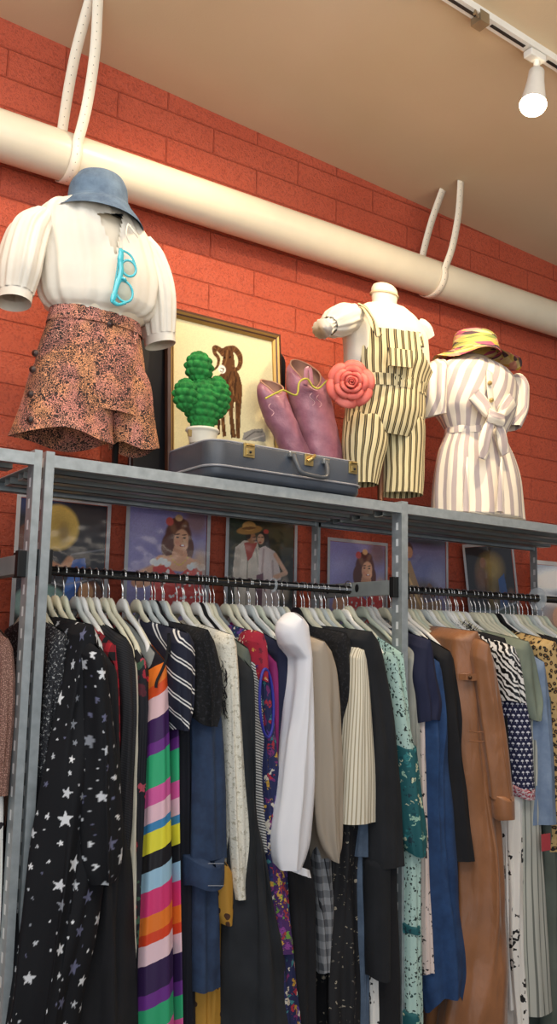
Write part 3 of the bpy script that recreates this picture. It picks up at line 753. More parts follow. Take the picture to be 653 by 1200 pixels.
# denim bucket hat
M_HAT = denim('washed_denim', '#4b6079', '#6c8399')
ht = thing('bucket_hat', 'washed blue denim bucket hat on the torso in white blouse', 'hat', P(112, 262, YM))
V, Fs, uv = solid([(203.5, 108, 126), (206, 96, 138), (212, 88, 145), (224, 80, 149), (236, 79, 150), (243, 78, 151)], YM-.02, .92, n=80, m=40, fold=.0025, folds=4, seed=8, caps=(True, False))
build('crown', V, Fs, M_HAT, ht, True)
V, Fs, uv = solid([(241, 78, 151), (246, 71, 156), (254, 63, 162), (263, 54, 168)], YM-.02, .92, n=100, m=40, fold=.003, folds=3, seed=6, caps=(False, False))
V2 = V.copy(); V2[:, :2] = V2[:, :2].mean(0)+(V2[:, :2]-V2[:, :2].mean(0))*.97
zz = V[:, 2]; lo = zz.min(); V += np.stack([0*zz, 0*zz, .0], 1) if False else 0
ang = np.arctan2(V[:, 1]-(YM-.02), V[:, 0]-V[:, 0].mean()); V[:, 2] += .012*np.cos(ang-.3)*np.clip(1-(zz-lo)/.05, 0, 1)*-.6
V[:, :2] += (np.sin((zz-lo)/.0055*2*PI)[:, None]*.0009)*np.stack([np.cos(ang), np.sin(ang)], 1)
build('brim', V, Fs, M_HAT, ht, True)
V, Fs, uv = solid([(240, 78, 151), (243.5, 77, 152)], YM-.02, .92, n=80, m=4, grow=.0025, caps=(False, False)); build('hat_seam', V, Fs, M_HAT, ht, True)

# sunglasses hanging sideways from the neckline
M_TEAL = plain('teal_plastic', '#3fb4c2', .2, weave=50, bstr=.03, vary=.05, Coat_Weight=.5)
t = NT('smoky_lens'); t.done(rgba('#b7c0b4'), .05, 0); tp = t.n('ShaderNodeBsdfTransparent', {'Color': rgba('#c9cfc4')}); mx = t.n('ShaderNodeMixShader', {0: .45}); t.l(tp.outputs[0], mx.inputs[1]); t.l(t.b.outputs[0], mx.inputs[2]); t.l(mx.outputs[0], t.o.inputs[0]); M_LENS = t.m
ysg = YM-.165
sg = thing('sunglasses', 'turquoise cat-eye sunglasses hooked sideways on the white blouse', 'sunglasses', P(146, 330, ysg))
fr = MB()
for (cx, cy, rx, ry) in ((151, 314.5, 8.5, 9.5), (145.5, 341.5, 10, 12.5)):
    a = np.linspace(0, 2*PI, 33)
    pts = [P(cx+rx*math.cos(k)*.97+ry*math.sin(k)*.18, cy+ry*math.sin(k), ysg-.004*math.cos(k)) for k in a]
    fr.tube(pts, .0036, 10, False)
    V = np.array(pts[:-1]); c = V.mean(0)
    build('lens', np.concatenate([V, [c+[0, -.004, 0]]]), [(i, (i+1) % 32, 32) for i in range(32)], M_LENS, sg, True)
bar = bez([P(x, y, ysg-.002) for x, y in ((141, 291), (142, 297), (141, 306), (142, 316), (140, 326), (137, 334), (134, 345), (132, 352), (133, 355))], 40)
fr.tube(bar, [.002+.0075*math.sin(PI*min(1, .08+i/39*.9))**.5*(1.15 if abs(i-34) < 5 or abs(i-6) < 4 else .85) for i in range(40)], 12, True, (1, .6), (1, 0, 0))
fr.tube(bez([P(143, 326, ysg-.003), P(146, 327, ysg-.008), P(147, 329, ysg-.004)], 8), .0045, 10)
fr.tube(bez([P(132, 353, ysg-.002), P(138, 357, ysg-.003), P(147, 355, ysg-.003)], 10), [.006]*5+[.0045]*5, 10)
fr.out('rim', M_TEAL, sg, True)
for q in (((142, 293), (149, 296), (155, 302), (159, 312)), ((131, 351), (135, 330), (138, 312), (139, 300))):
    MB().tube(bez([P(*a, ysg+.010) for a in q], 16), .0036, 8, True, (1, .7)).out('temple', M_TEAL, sg, True)

# ---------------------------------------------------------------- torso in striped overalls
Y2 = 2.45
V, Fs, uv = solid([(333, 442, 458), (336, 436, 464), (342, 434, 467), (356, 435, 466), (364, 428, 472), (374, 412, 487), (390, 404, 497), (420, 404, 503), (455, 412, 493), (480, 410, 492), (500, 420, 484)], Y2, .62, grow=-.004)
mq2 = thing('mannequin_torso', 'headless torso form wearing cream striped overalls behind the pink rose', 'mannequin', (V[:, 0].mean(), Y2, ZS))
build('torso', V, Fs, M_FORM, mq2, True)
V, Fs, uv = solid([(345, 433.5, 467.5), (347, 433, 468)], Y2, .62, m=4, grow=-.0015); build('neck_seam', V, Fs, plain('tan_tape', '#c9b48f', .6), mq2, True)
pc = world_loc(mq2)
px_ = XAT(446, Y2-.02, ZS+.05)
MB().tube([(px_, Y2-.02, ZS+.004), (px_, Y2-.02, ZS+.22)], .011, 14).out('stand_pole', plain('rusty_pole', '#5b3a28', .5, .5), mq2, True)
MB().tube([(px_, Y2-.02, ZS), (px_, Y2-.02, ZS+.008), (px_, Y2-.02, ZS+.012)], [.10, .10, .03], 32).out('stand_base', M_DARK, mq2, True)

ts = thing('t_shirt', 'white short-sleeved top with gathered cuff under the striped overalls', 'shirt', (pc[0], Y2, ZS+.4))
V, Fs, uv = solid([(362, 425, 478), (368, 416, 486), (378, 405, 494), (395, 400, 501), (425, 402, 503), (455, 409, 494)], Y2, .64, n=90, m=60, fold=.002, folds=11, caps=(False, False)); build('bodice', V, Fs, M_WHITE, ts, True)
V, Fs, uv = limb([P(414, 374, Y2), P(404, 374, Y2-.02), P(394, 378, Y2-.04), P(385, 382, Y2-.05)], [.045, .068, .068, .040], [.04, .055, .052, .032], (0, 1, 0), n=60, fold=.004, folds=11); s_ = build('sleeve', V, Fs, M_WHITE, ts, True)
V, Fs, uv = limb([P(388, 380, Y2-.045), P(383, 383, Y2-.055), P(378, 385.5, Y2-.06)], [.036, .030, .044], [.028, .024, .034], (0, 1, 0), n=60, fold=.006, folds=13, cap=True); build('gathered_cuff', V, Fs, M_WHITE, s_, True)
V, Fs, uv = limb([P(486, 382, Y2), P(493, 388, Y2-.01), P(498, 398, Y2-.01)], [.04, .05, .045], [.03, .034, .03], (0, 1, 0), n=50, fold=.003, folds=9); build('sleeve', V, Fs, M_WHITE, ts, True)

t = NT('ticking_stripe'); vec, u, v = t.uv()
wv = t.m_('ADD', u, t.m_('MULTIPLY', t.m_('SUBTRACT', t.noise(vec, 7, 2), .5), .012))
f = t.m_('FRACT', t.m_('DIVIDE', wv, .026))
M_TICK = t.done(t.ramp(f, [(0, rgba('#d6c89c')), (.42, rgba('#d6c89c')), (.45, rgba('#30271a')), (.58, rgba('#30271a')), (.60, rgba('#9c8b62')), (.68, rgba('#9c8b62')), (.70, rgba('#30271a')), (.84, rgba('#30271a')), (.87, rgba('#d6c89c')), (1, rgba('#e8dcb6'))]), .85, 0, t.noise(vec, 600), .2, .001)
ov = thing('overalls', 'cream overalls with dark ticking stripes and shorts legs, on the middle torso', 'overalls', (pc[0], Y2, ZS+.05))
V, Fs, uv = solid([(380, 404, 500), (395, 402, 503), (425, 403, 506), (445, 406, 500), (460, 409, 497), (480, 405, 497, Y2, .68), (500, 404, 495, Y2, .60), (514, 408, 491, Y2, .52)], Y2, .68, n=140, m=110, fold=.0025, folds=10, seed=12, grow=.004, caps=(False, False))
def bib(c):
    x, y = pxof(c)
    if c[1] > Y2+.02: return y < 432
    return y < 432 and (x < 432-(432-y)*-.05 or x > 494+(432-y)*.03) and not (y > 412)
def bib2(c):
    x, y = pxof(c); zt = 383+(x-440)*.12
    side = x < 430+max(0, (y-400))*-.9 or x > 492+max(0, y-405)*.5
    return y < 440 and (y < zt or side or c[1] > Y2+.03)
build('bib_front', V, cut(V, Fs, bib2), M_TICK, ov, True, uv)
V, Fs, uv = solid([(449, 407, 498.5), (455, 408.5, 497), (462, 408.5, 497)], Y2, .68, n=140, m=10, fold=.003, folds=14, seed=3, grow=.007, caps=(False, False)); build('waistband', V, Fs, M_TICK, ov, True, uv)
def leg2(rows, seed, rat, yc=Y2):
    V, Fs, uv = solid(rows, yc, rat, n=90, m=60, fold=.0035, folds=5, seed=seed, caps=(False, False))
    o = build('leg_panel', V, Fs, M_TICK, ov, True, uv)
leg2([(474, 412, 450), (494, 402, 456), (515, 400, 455), (545, 402, 448), (568, 405, 443)], 1, 1.0)
leg2([(478, 446, 488), (498, 437, 498), (520, 442, 498), (550, 444, 497), (580, 443, 495)], 2, 1.0)
def strapband(pts, ys, w=.017):
    q = [P(*p, y) for p, y in zip(pts, ys)]
    V, Fs, uv = limb(q, [w]*len(q), [.0035]*len(q), (1, 0, 0), n=16, m=24, cap=True)
    uv = np.stack([V[:, 0]-V[:, 0].mean(), V[:, 2]], 1); build('shoulder_strap', V, Fs, M_TICK, ov, True, uv)
strapband([(424, 357), (430, 364), (437, 378), (445, 394)], [Y2-.03, Y2-.09, Y2-.13, Y2-.142])
strapband([(482, 371), (488, 380), (492, 392), (493, 405)], [Y2-.02, Y2-.07, Y2-.10, Y2-.12])
pk = [P(456, 407, Y2-.152), P(486, 411, Y2-.145), P(484, 431, Y2-.152), P(456, 428, Y2-.155)]
V = np.array(pk+[p+np.array([0, .006, 0]) for p in pk]); uv = np.stack([V[:, 0]*1.0+.013, V[:, 2]], 1)
build('bib_pocket', V, [(0, 1, 2, 3), (0, 4, 5, 1), (2, 6, 7, 3), (1, 5, 6, 2), (3, 7, 4, 0)], M_TICK, ov, False, uv)

# ---------------------------------------------------------------- torso in striped shirt and shorts with straw hat
Y3 = 2.45
V, Fs, uv = solid([(418, 540, 572), (432, 520, 592), (450, 505, 598), (480, 509, 594), (508, 525, 588), (545, 516, 600), (600, 512, 604)], Y3, .64, grow=-.006)
mq3 = thing('mannequin_torso', 'torso form under the straw hat in striped shirt and shorts', 'mannequin', (V[:, 0].mean(), Y3, ZS))
build('torso', V, Fs, M_FORM, mq3, True)
c3 = world_loc(mq3)
MB().tube([(c3[0], Y3, ZS), (c3[0], Y3, ZS+.06)], .06, 24).out('stand_base', M_DARK, mq3, True)
M_LAV = stripes('lavender_stripe', '#f4ead8', '#b9acac', .046, .55, 1, 0, soft=.04, warp=.012)
M_LAV2 = stripes('lavender_stripe_slant', '#f4ead8', '#b9acac', .046, .55, .88, -.35, soft=.04, warp=.012)
st = thing('shirt', 'lavender and cream striped shirt knotted at the waist under the straw hat', 'shirt', (c3[0], Y3, ZS+.3))
V, Fs, uv = solid([(427, 526, 588), (434, 511, 598), (446, 502, 604), (465, 501, 605), (482, 504, 602), (496, 514, 597), (508, 522, 592)], Y3, .66, n=130, m=90, fold=.004, folds=8, seed=9, caps=(False, False))
build('bodice', V, Fs, M_LAV2, st, True, uv)
V, Fs, uv = limb([P(512, 430, Y3), P(505, 442, Y3-.02), P(503, 465, Y3-.03), P(507, 488, Y3-.03)], [.05, .075, .08, .066], [.03, .04, .036, .03], (0, 1, 0), n=60, fold=.005, folds=7); build('sleeve', V, Fs, M_LAV, st, True, uv)
V, Fs, uv = limb([P(598, 446, Y3), P(603, 458, Y3-.02), P(603, 478, Y3-.02), P(598, 502, Y3-.02)], [.05, .07, .07, .055], [.025, .03, .028, .022], (0, 1, 0), n=60, fold=.004, folds=7); build('sleeve', V, Fs, M_LAV, st, True, uv)
pl = []
for px, py in ((574, 436), (574, 450), (576, 470), (580, 492)): pl.append(P(px, py, Y3-.150 if py > 440 else Y3-.135))
V, Fs, uv = limb(pl, [.016]*4, [.004]*4, (1, 0, 0), n=14, m=20, cap=True); build('button_placket', V, Fs, M_WHITE, st, True)
for px, py in ((574, 449), (576, 469)):
    MB().add(*disc(P(px, py, Y3-.158), (-.3, -1, 0), .0085, .006)).out('button', plain('tan_button', '#b49a5e', .4), st, True)
yk = Y3-.165
kn = limb([P(572, 487, yk), P(579, 489, yk-.012), P(586, 493, yk)], [.030, .024, .030], [.022, .018, .022], (0, 0, 1), n=30, fold=.003, folds=6, cap=True); kp = build('waist_knot', kn[0], kn[1], M_LAV, st, True, kn[2])
for q, w in (([(578, 490), (572, 505), (568, 522), (566, 538)], [.016, .026, .030, .018]), ([(582, 492), (588, 507), (590, 520), (593, 532)], [.014, .022, .026, .020])):
    cs = [P(a, b, yk+.004*i) for i, (a, b) in enumerate(q)]
    V, Fs, uv = limb(cs, w, [.008, .009, .008, .004], (1, 0, 0), n=26, m=30, fold=.0025, folds=5, cap=True); build('tie_end', V, Fs, M_LAV, kp, True, uv)
for q in ([(556, 462), (566, 474), (574, 486)], [(600, 470), (592, 480), (586, 490)]):
    cs = [P(a, b, Y3-.13-.01*i) for i, (a, b) in enumerate(q)]
    V, Fs, uv = limb(cs, [.032, .03, .02], [.012, .014, .014], (0, 0, 1), n=26, m=24, fold=.003, folds=5); build('gathered_front', V, Fs, M_LAV, st, True, uv)
s3 = thing('shorts', 'lavender and cream striped high-waisted shorts on the torso with straw hat', 'shorts', (c3[0], Y3, ZS))
V, Fs, uv = solid([(505, 522, 591), (513, 520, 594), (535, 511, 603), (560, 506, 609), (585, 504, 612), (607, 503, 614)], Y3, .66, n=140, m=80, fold=.006, folds=9, seed=15, caps=(False, True))
build('shorts_body', V, Fs, M_LAV, s3, True, uv)
V, Fs, uv = solid([(504, 522, 591), (507, 521, 592), (514, 520, 594.5)], Y3, .66, n=100, m=8, grow=.003, caps=(False, False)); build('waistband', V, Fs, M_LAV, s3, True, uv)
for x, a in ((548, .0), (588, .0)):
    cs = [P(x, 536, Y3-.15), P(x-1, 565, Y3-.168), P(x-2, 600, Y3-.17)]
    V, Fs, uv = limb(cs, [.004, .012, .016], [.003, .008, .012], (1, 0, 0), n=16, m=24); build('pleat', V, Fs, M_LAV, s3, True, uv)

t = NT('straw_mix'); vec, u, v = t.uv()
mpn = t.n('ShaderNodeVectorMath', {0: vec, 1: (14, 95, 1)}, operation='MULTIPLY').outputs[0]
vo = t.vor(mpn, 1.0); rn = t.n('ShaderNodeSeparateColor', {0: vo.outputs['Color']})
cc = t.ramp(rn.outputs[0], [(0, rgba('#d9c06a')), (.26, rgba('#e6d59a')), (.42, rgba('#c2607e')), (.54, rgba('#d8b94e')), (.68, rgba('#5a4652')), (.78, rgba('#8fa05a')), (.88, rgba('#e2a08c'))], 'CONSTANT')
rib = t.m_('SINE', t.m_('MULTIPLY', v, 900.0))
M_STRAW = t.done(cc, .8, 0, rib, .5, .002)
hs = thing('straw_hat', 'floppy sun hat woven of yellow, pink and dark straw', 'hat', P(556, 424, Y3))
V, Fs, uv = solid([(389, 545, 566), (391, 534, 577), (396, 531, 582), (408, 529, 585), (415, 527, 587)], Y3, .92, n=70, m=40, caps=(True, False)); build('crown', V, Fs, M_STRAW, hs, True, uv)
V, Fs, uv = solid([(413, 527, 587), (416, 521, 592), (420, 513, 600), (425, 504, 610)], Y3, .92, n=100, m=30, caps=(False, False))
ang = np.arctan2(V[:, 1]-Y3, V[:, 0]-V[:, 0].mean()); zz = V[:, 2]; V[:, 2] += (.010*np.sin(ang*3+.6)+.008*np.sin(ang*5))*np.clip(1-(zz-zz.min())/.04, 0, 1)
build('brim', V, Fs, M_STRAW, hs, True, uv)

# ---------------------------------------------------------------- suitcase at the shelf edge
t = NT('blue_grey_vinyl'); v = t.obj()
M_VINYL = t.done(t.ramp(t.noise(v, 4, 3), [(.35, rgba('#383d45')), (.7, rgba('#4a525e'))]), .42, 0, t.noise(v, 420, 3), .4, .001)
M_TRIM = plain('suitcase_piping', '#8f9096', .4, weave=60, bstr=.1)
M_BRASS = plain('worn_brass', '#c2ab74', .3, .85, weave=40, bstr=.08)
M_CHROME = plain('worn_chrome', '#b9bbb8', .22, .9, weave=40, bstr=.05)
ys0, ys1 = YF-.012, YF+.275
xl, xr = P(246, 540, ys0)[0], P(428.5, 560, ys0)[0]
zt_ = P(340, 526.5, ys0)[2]; hS = max(zt_-ZS, .10)
sc_ = thing('suitcase', 'blue-grey vintage suitcase lying flat at the shelf edge', 'suitcase', ((xl+xr)/2, (ys0+ys1)/2, ZS))
def rrect(x0, x1, y0, y1, r, n=9):
    pts = []
    for (cx, cy, a0) in ((x1-r, y1-r, 0), (x0+r, y1-r, PI/2), (x0+r, y0+r, PI), (x1-r, y0+r, 1.5*PI)):
        for k in np.linspace(a0, a0+PI/2, n): pts.append((cx+r*math.cos(k), cy+r*math.sin(k)))
    return pts
def caseshell(z0, z1, top, grow=0.0, rnd=.012):
    base = np.array(rrect(xl-grow, xr+grow, ys0-grow, ys1+grow, .055)); c = base.mean(0)
    lv = [(z0, 0), (z0+(z1-z0)*.5, 0)]
    prof = [(z0, 0), (z1-rnd, 0), (z1-rnd*.4, rnd*.3), (z1, rnd)] if top else [(z1, 0), (z0+rnd, 0), (z0+rnd*.4, rnd*.3), (z0, rnd)]
    V = []; 
    for z, ins in prof:
        for p in np.array(rrect(xl-grow+ins, xr+grow-ins, ys0-grow+ins, ys1+grow-ins, .055-ins*.5)): V.append((p[0], p[1], z))
    n = len(base); Fs = grid_faces(len(prof), n)+[tuple(range((len(prof)-1)*n, len(prof)*n))]
    return V, Fs
zm = ZS+hS*.30
V, Fs = caseshell(zm+.002, ZS+hS, True); lid = build('lid', V, Fs, M_VINYL, sc_, True)
V, Fs = caseshell(ZS+.003, zm, False); build('base_shell', V, Fs, M_VINYL, sc_, True)
for z in (zm+.001, ):
    q = rrect(xl-.002, xr+.002, ys0-.002, ys1+.002, .055); MB().tube([(a, b, z) for a, b in q+q[:1]], .0035, 8, False).out('piping', M_TRIM, sc_, True)
q = rrect(xl+.004, xr-.004, ys0+.004, ys1-.004, .052); MB().tube([(a, b, ZS+hS-.005) for a, b in q+q[:1]], .003, 8, False).out('stitched_edge', M_TRIM, lid, True)
for px, py, w, h in ((291.5, 528, .019, .042), (413.5, 548, .017, .040)):
    x = XAT(px, ys0, ZS+hS*.6); zc = P(px, py, ys0)[2]
    m = MB().box((x-w, ys0-.004, zc-h/2), (x+w, ys0+.002, zc+h/2), .0015).box((x-w*.6, ys0-.009, zc-h*.35), (x+w*.6, ys0-.003, zc+h*.1), .002)
    m.tube([(x-w*.7, ys0-.006, zc+h*.35), (x+w*.7, ys0-.006, zc+h*.35)], .0035, 10); lt = m.out('latch', M_BRASS, sc_, False)
    MB().add(*disc((x, ys0-.009, zc-h*.15), (0, -1, 0), .004, .003)).out('keyhole', M_DARK, lt, True)
x1, x2 = XAT(339, ys0, ZS+hS*.6), XAT(381, ys0, ZS+hS*.6)
za = P(345, 535, ys0)[2]; dz = -.012
hm = MB().tube(bez([(x1+.006, ys0-.012, za), (x1+.010, ys0-.026, za-.030), (x1+.022, ys0-.032, za-.052), ((x1+x2)/2, ys0-.034, za-.058), (x2-.022, ys0-.032, za-.056), (x2-.010, ys0-.026, za-.034), (x2-.006, ys0-.012, za-.004)], 40), .0075, 12, True, (1, .8))
hd_ = hm.out('handle', plain('grey_handle', '#55585c', .35, weave=80, bstr=.1), sc_, True)
for x, z in ((x1+.004, za+.002), (x2-.004, za-.002)):
    MB().box((x-.012, ys0-.016, z-.008), (x+.012, ys0+.001, z+.008), .003).out('handle_mount', M_CHROME, hd_)
xm = (x1+x2)/2+.004; m = MB().box((xm-.016, ys0-.005, za-.022), (xm+.016, ys0+.001, za+.014), .002)
m.tube([(xm-.014, ys0-.016, za-.012), (xm, ys0-.020, za-.002), (xm+.014, ys0-.012, za+.010)], .006, 10); lt = m.out('latch', M_BRASS, sc_)

# ---------------------------------------------------------------- dark case behind the picture
M_DCASE = plain('black_leatherette', '#17161a', .55, weave=300, bstr=.3)
yd0, yd1 = 2.635, 2.675
xd0, xd1 = XAT(158, yd0, 2.3), XAT(333, yd0, 2.3)
dc = thing('suitcase', 'black case standing upright behind the ram picture', 'suitcase', ((xd0+xd1)/2, (yd0+yd1)/2, ZS))
zt2 = P(325, 410, yd0)[2]
def vcase(y0, y1):
    pr_ = rrect(xd0, xd1, ZS+.002, zt2, .05); V = [(a, y0, b) for a, b in pr_]+[(a, y1, b) for a, b in pr_]; n = len(pr_)
    return V, [(i, (i+1) % n, n+(i+1) % n, n+i) for i in range(n)]+[tuple(range(n)), tuple(range(n, 2*n))[::-1]]
V, Fs = vcase(yd0, yd0+.019); build('lid', V, Fs, M_DCASE, dc, False)
V, Fs = vcase(yd0+.021, yd1); build('base_shell', V, Fs, M_DCASE, dc, False)
pr_ = rrect(xd0-.001, xd1+.001, ZS+.004, zt2+.001, .05); MB().tube([(a, yd0+.02, b) for a, b in pr_+pr_[:1]], .003, 6, False).out('piping', M_TRIM, dc, True)

# ---------------------------------------------------------------- framed ram picture
ypb, ypt = 2.575, 2.625                         # leans back
def PL(px, py):
    """point on the leaning picture plane"""
    z0 = ZS+.002; z1 = P(205, 366, ypt)[2]; s = (ypt-ypb)/(z1-z0)
    r = ray(px, py); k = (ypb-CAM[1]+s*(CAM[2]-z0))/(r[1]-s*r[2]); return CAM+r*k
_tl, _tr = PL(203, 364), PL(325, 394); zt3 = (_tl[2]+_tr[2])/2; xp0, xp1 = XAT(196, ypb, ZS+.2), _tr[0]
def pic(u, w, d=0.0):
    """u: 0..1 across, w: metres up from the shelf, d: metres out of the picture"""
    s = (ypt-ypb)/(zt3-ZS); n = math.hypot(1, s)
    return np.array([xp0+(xp1-xp0)*u, ypb+s*w/n-d/n, ZS+.002+w/n+d*s/n])
hP = math.hypot(zt3-ZS-.002, ypt-ypb); wP = xp1-xp0
fp = thing('framed_picture', 'framed crewel picture of a brown ram on cream linen, leaning behind the suitcase', 'picture', pic(.5, 0))
M_GILT = plain('antique_gilt', '#b08c4c', .4, .6, weave=80, bstr=.15); M_WOOD = plain('dark_brown_wood', '#4a2c1c', .45, weave=50, bstr=.2)
mw = .034
def moulding(name, a, b, d0, d1, mat, par):
    """a,b: inset of outer and inner edge, metres"""
    o = [(a, a), (wP-a, a), (wP-a, hP-a), (a, hP-a)]; i_ = [(b, b), (wP-b, b), (wP-b, hP-b), (b, hP-b)]
    V = [pic(x/wP, y, d) for q, d in ((o, 0), (o, d0), (i_, d1), (i_, 0)) for x, y in q]
    Fs = []
    for r in range(3):
        for k in range(4): Fs.append((r*4+k, r*4+(k+1) % 4, (r+1)*4+(k+1) % 4, (r+1)*4+k))
    return build(name, V, Fs, mat, par, False)
fr_ = moulding('frame', 0, .010, .020, .024, M_WOOD, fp)
moulding('gilt_band', .010, .016, .024, .020, M_GILT, fr_); moulding('dark_band', .016, .021, .019, .016, M_WOOD, fr_); moulding('inner_gilt', .021, mw-.006, .017, .010, M_GILT, fr_)
nx, ny = 190, 230
u = np.tile(np.linspace(0, 1, nx), ny); w = np.repeat(np.linspace(hP, 0, ny), nx)
Vp = np.array([pic(a, b, .004) for a, b in zip(u, w)])
vv = (MC @ (Vp-CAM).T).T
pu, pv = (326.5+F*vv[:, 0]/vv[:, 2]), (600-F*vv[:, 1]/vv[:, 2])
zu, zv = (pu-170)*2.332, (pv-350)*2.332                              # drawing units of the design
p = Paint(zu, zv, '#d9cfa6')
br1, br2, br3 = '#5b3c24', '#3c2617', '#7a5634'
def T(*q): return [(58.3+.5357*a, 93.3+.5357*b) for a, b in q]
def tl(q, w, c, a=1.0): p.line(T(*q), w*.5357, c, a)
p.poly(T((388, 548), (395, 510), (440, 492), (490, 490), (505, 515), (508, 556)), '#8d8a84')
tl([(400, 540), (450, 505), (488, 505)], 6, '#5f5c58'); tl([(430, 545), (495, 525)], 6, '#b4b0a6')
p.poly(T((258, 440), (276, 445), (274, 520), (262, 520)), br2); p.poly(T((276, 420), (296, 425), (306, 528), (288, 530)), br1)
p.poly(T((312, 330), (344, 335), (340, 420), (356, 536), (330, 536), (322, 430)), br1); p.poly(T((350, 330), (386, 330), (378, 430), (376, 538), (358, 538), (352, 430)), br1)
p.poly(T((262, 225), (300, 190), (350, 178), (372, 215), (388, 275), (386, 330), (372, 352), (330, 356), (318, 400), (268, 440), (262, 330)), br1)
p.poly(T((285, 80), (310, 66), (338, 78), (345, 120), (352, 190), (325, 215), (290, 205), (280, 170), (290, 130)), br1)
rr = random.Random(2)
for k in range(60):
    a, b = rr.uniform(268, 378), rr.uniform(215, 345); tl([(a, b), (a+rr.uniform(-8, 8), b+rr.uniform(18, 40))], 5, rr.choice([br2, br3, '#6a4728', br2]), .9)
for k in range(30):
    x0_, x1_ = rr.choice([(320, 345), (355, 380), (284, 300)]); a, b = rr.uniform(x0_, x1_), rr.uniform(360, 510); tl([(a, b), (a+rr.uniform(-3, 3), b+24)], 4, rr.choice([br2, br3]), .9)
def horn(q, w0, w1):
    c = bez([(a, b, 0) for a, b in T(*q)], 40)
    for i, v in enumerate(c):
        w = (w0+(w1-w0)*i/39)*.5357/2; p.ell(v[0], v[1], w, w, br1, 0, .1)
    for i in range(1, 39, 3):
        d_ = c[i+1]-c[i-1]; d_ = np.array([-d_[1], d_[0]]); d_ = d_/(np.linalg.norm(d_)+1e-9)*(w0+(w1-w0)*i/39)*.2
        p.line([(c[i][0]-d_[0], c[i][1]-d_[1]), (c[i][0]+d_[0], c[i][1]+d_[1])], 1.7, br3 if i % 2 else br2)
horn([(316, 84), (345, 82), (372, 112), (378, 150), (366, 182), (346, 184), (340, 164)], 34, 14)
horn([(292, 108), (268, 84), (246, 76), (248, 104), (266, 130), (262, 168), (244, 188)], 30, 10)
p.poly(T((296, 88), (328, 86), (336, 120), (318, 160), (300, 196), (280, 196), (284, 150)), '#5a3a22')
tl([(312, 90), (306, 140), (296, 170)], 7, br3); tl([(300, 92), (296, 130)], 5, br2); tl([(324, 92), (322, 130)], 5, br2)
p.ell(*T((298, 128))[0], 3, 2.2, '#150d0a'); p.ell(*T((326, 124))[0], 3, 2.2, '#150d0a')
p.ell(*T((284, 186))[0], 10, 12, '#ece6d8', -.5); tl([(278, 180), (292, 184), (290, 196)], 5, '#3a2a20'); tl([(274, 196), (288, 200)], 4, '#3a2a20')
tl([(330, 200), (312, 250), (322, 300)], 6, br2); tl([(345, 200), (356, 260), (350, 320)], 6, br2)
p.poly([(120, 392), (200, 388), (256, 392), (256, 410), (110, 410)], '#b8ad86')
rs = np.random.RandomState(1); C = p.C*(.94+.12*rs.rand(len(u)))[:, None]
build('crewel_canvas', Vp, grid_faces(ny, nx, False, True), painted('crewel_thread', .9, .1, .5, 500), fp, True, col=C)

# ---------------------------------------------------------------- crochet cactus
M_YARN = None
t = NT('green_yarn'); v = t.obj(); M_YARN = t.done(t.ramp(t.noise(v, 60, 3), [(.3, rgba('#0f5a22')), (.7, rgba('#23873a'))]), .9, 0, t.noise(v, 500, 2), .6, .002)
yc_ = YF+.20
ca = thing('crochet_cactus', 'bright green crocheted cactus in a white pot on the suitcase', 'cactus', (P(236, 500, yc_)[0], yc_, ZS+hS))
def blob(c, rx, ry, rz, name):
    """yarn lobe: bobbly ellipsoid"""
    n, m = 110, 80; V = []
    rows_ = int(round(rz/.0095)); 
    ph = np.linspace(PI/2, -PI/2, m); th = np.linspace(0, 2*PI, n+1)[:-1]
    nb = max(7, int(round(2*PI*rx/.025)))
    for i, f in enumerate(ph):
        row = (f/PI+.5)*rows_*1.35
        b = np.abs(np.sin(row*PI))**.7*np.abs(np.cos((th*nb/2)+(int(row) % 2)*PI/2))**.6
        k = 1+.011*b/rx*max(.25, math.cos(f))
        V.append(np.stack([c[0]+rx*k*math.cos(f)*np.cos(th), c[1]+ry*k*math.cos(f)*np.sin(th), c[2]+rz*(1+.05*b)*math.sin(f)], 1))
    return build(name, np.concatenate(V), grid_faces(m, n, True, True), M_YARN, ca, True)
mpx = m_at(237, 450, yc_)*.9; mpz = np.linalg.norm(P(237, 451, yc_)-P(237, 450, yc_))
blob(P(233.5, 431, yc_), 14.5*mpx, .030, 19*mpz, 'cactus_top')
blob(P(238, 474, yc_), 20*mpx, .040, 32*mpz, 'cactus_stem')
blob(P(217.5, 463, yc_-.012), 12*mpx, .028, 19*mpz, 'cactus_arm'); blob(P(254.5, 466, yc_-.012), 13.5*mpx, .030, 25*mpz, 'cactus_arm')
V, Fs, uv = solid([(503, 218, 256), (505, 217, 257), (508, 219, 255), (521, 222, 252)], yc_, .95, n=40, m=20); V[:, 2] = np.maximum(V[:, 2], ZS+hS+.0005)
build('pot', V, Fs, plain('white_pot', '#e4ddca', .6, weave=80, bstr=.1), ca, True)
MB().box(P(221, 503, yc_-.055), P(224, 512, yc_-.05), .001).out('pot_tag', M_BRASS, ca)

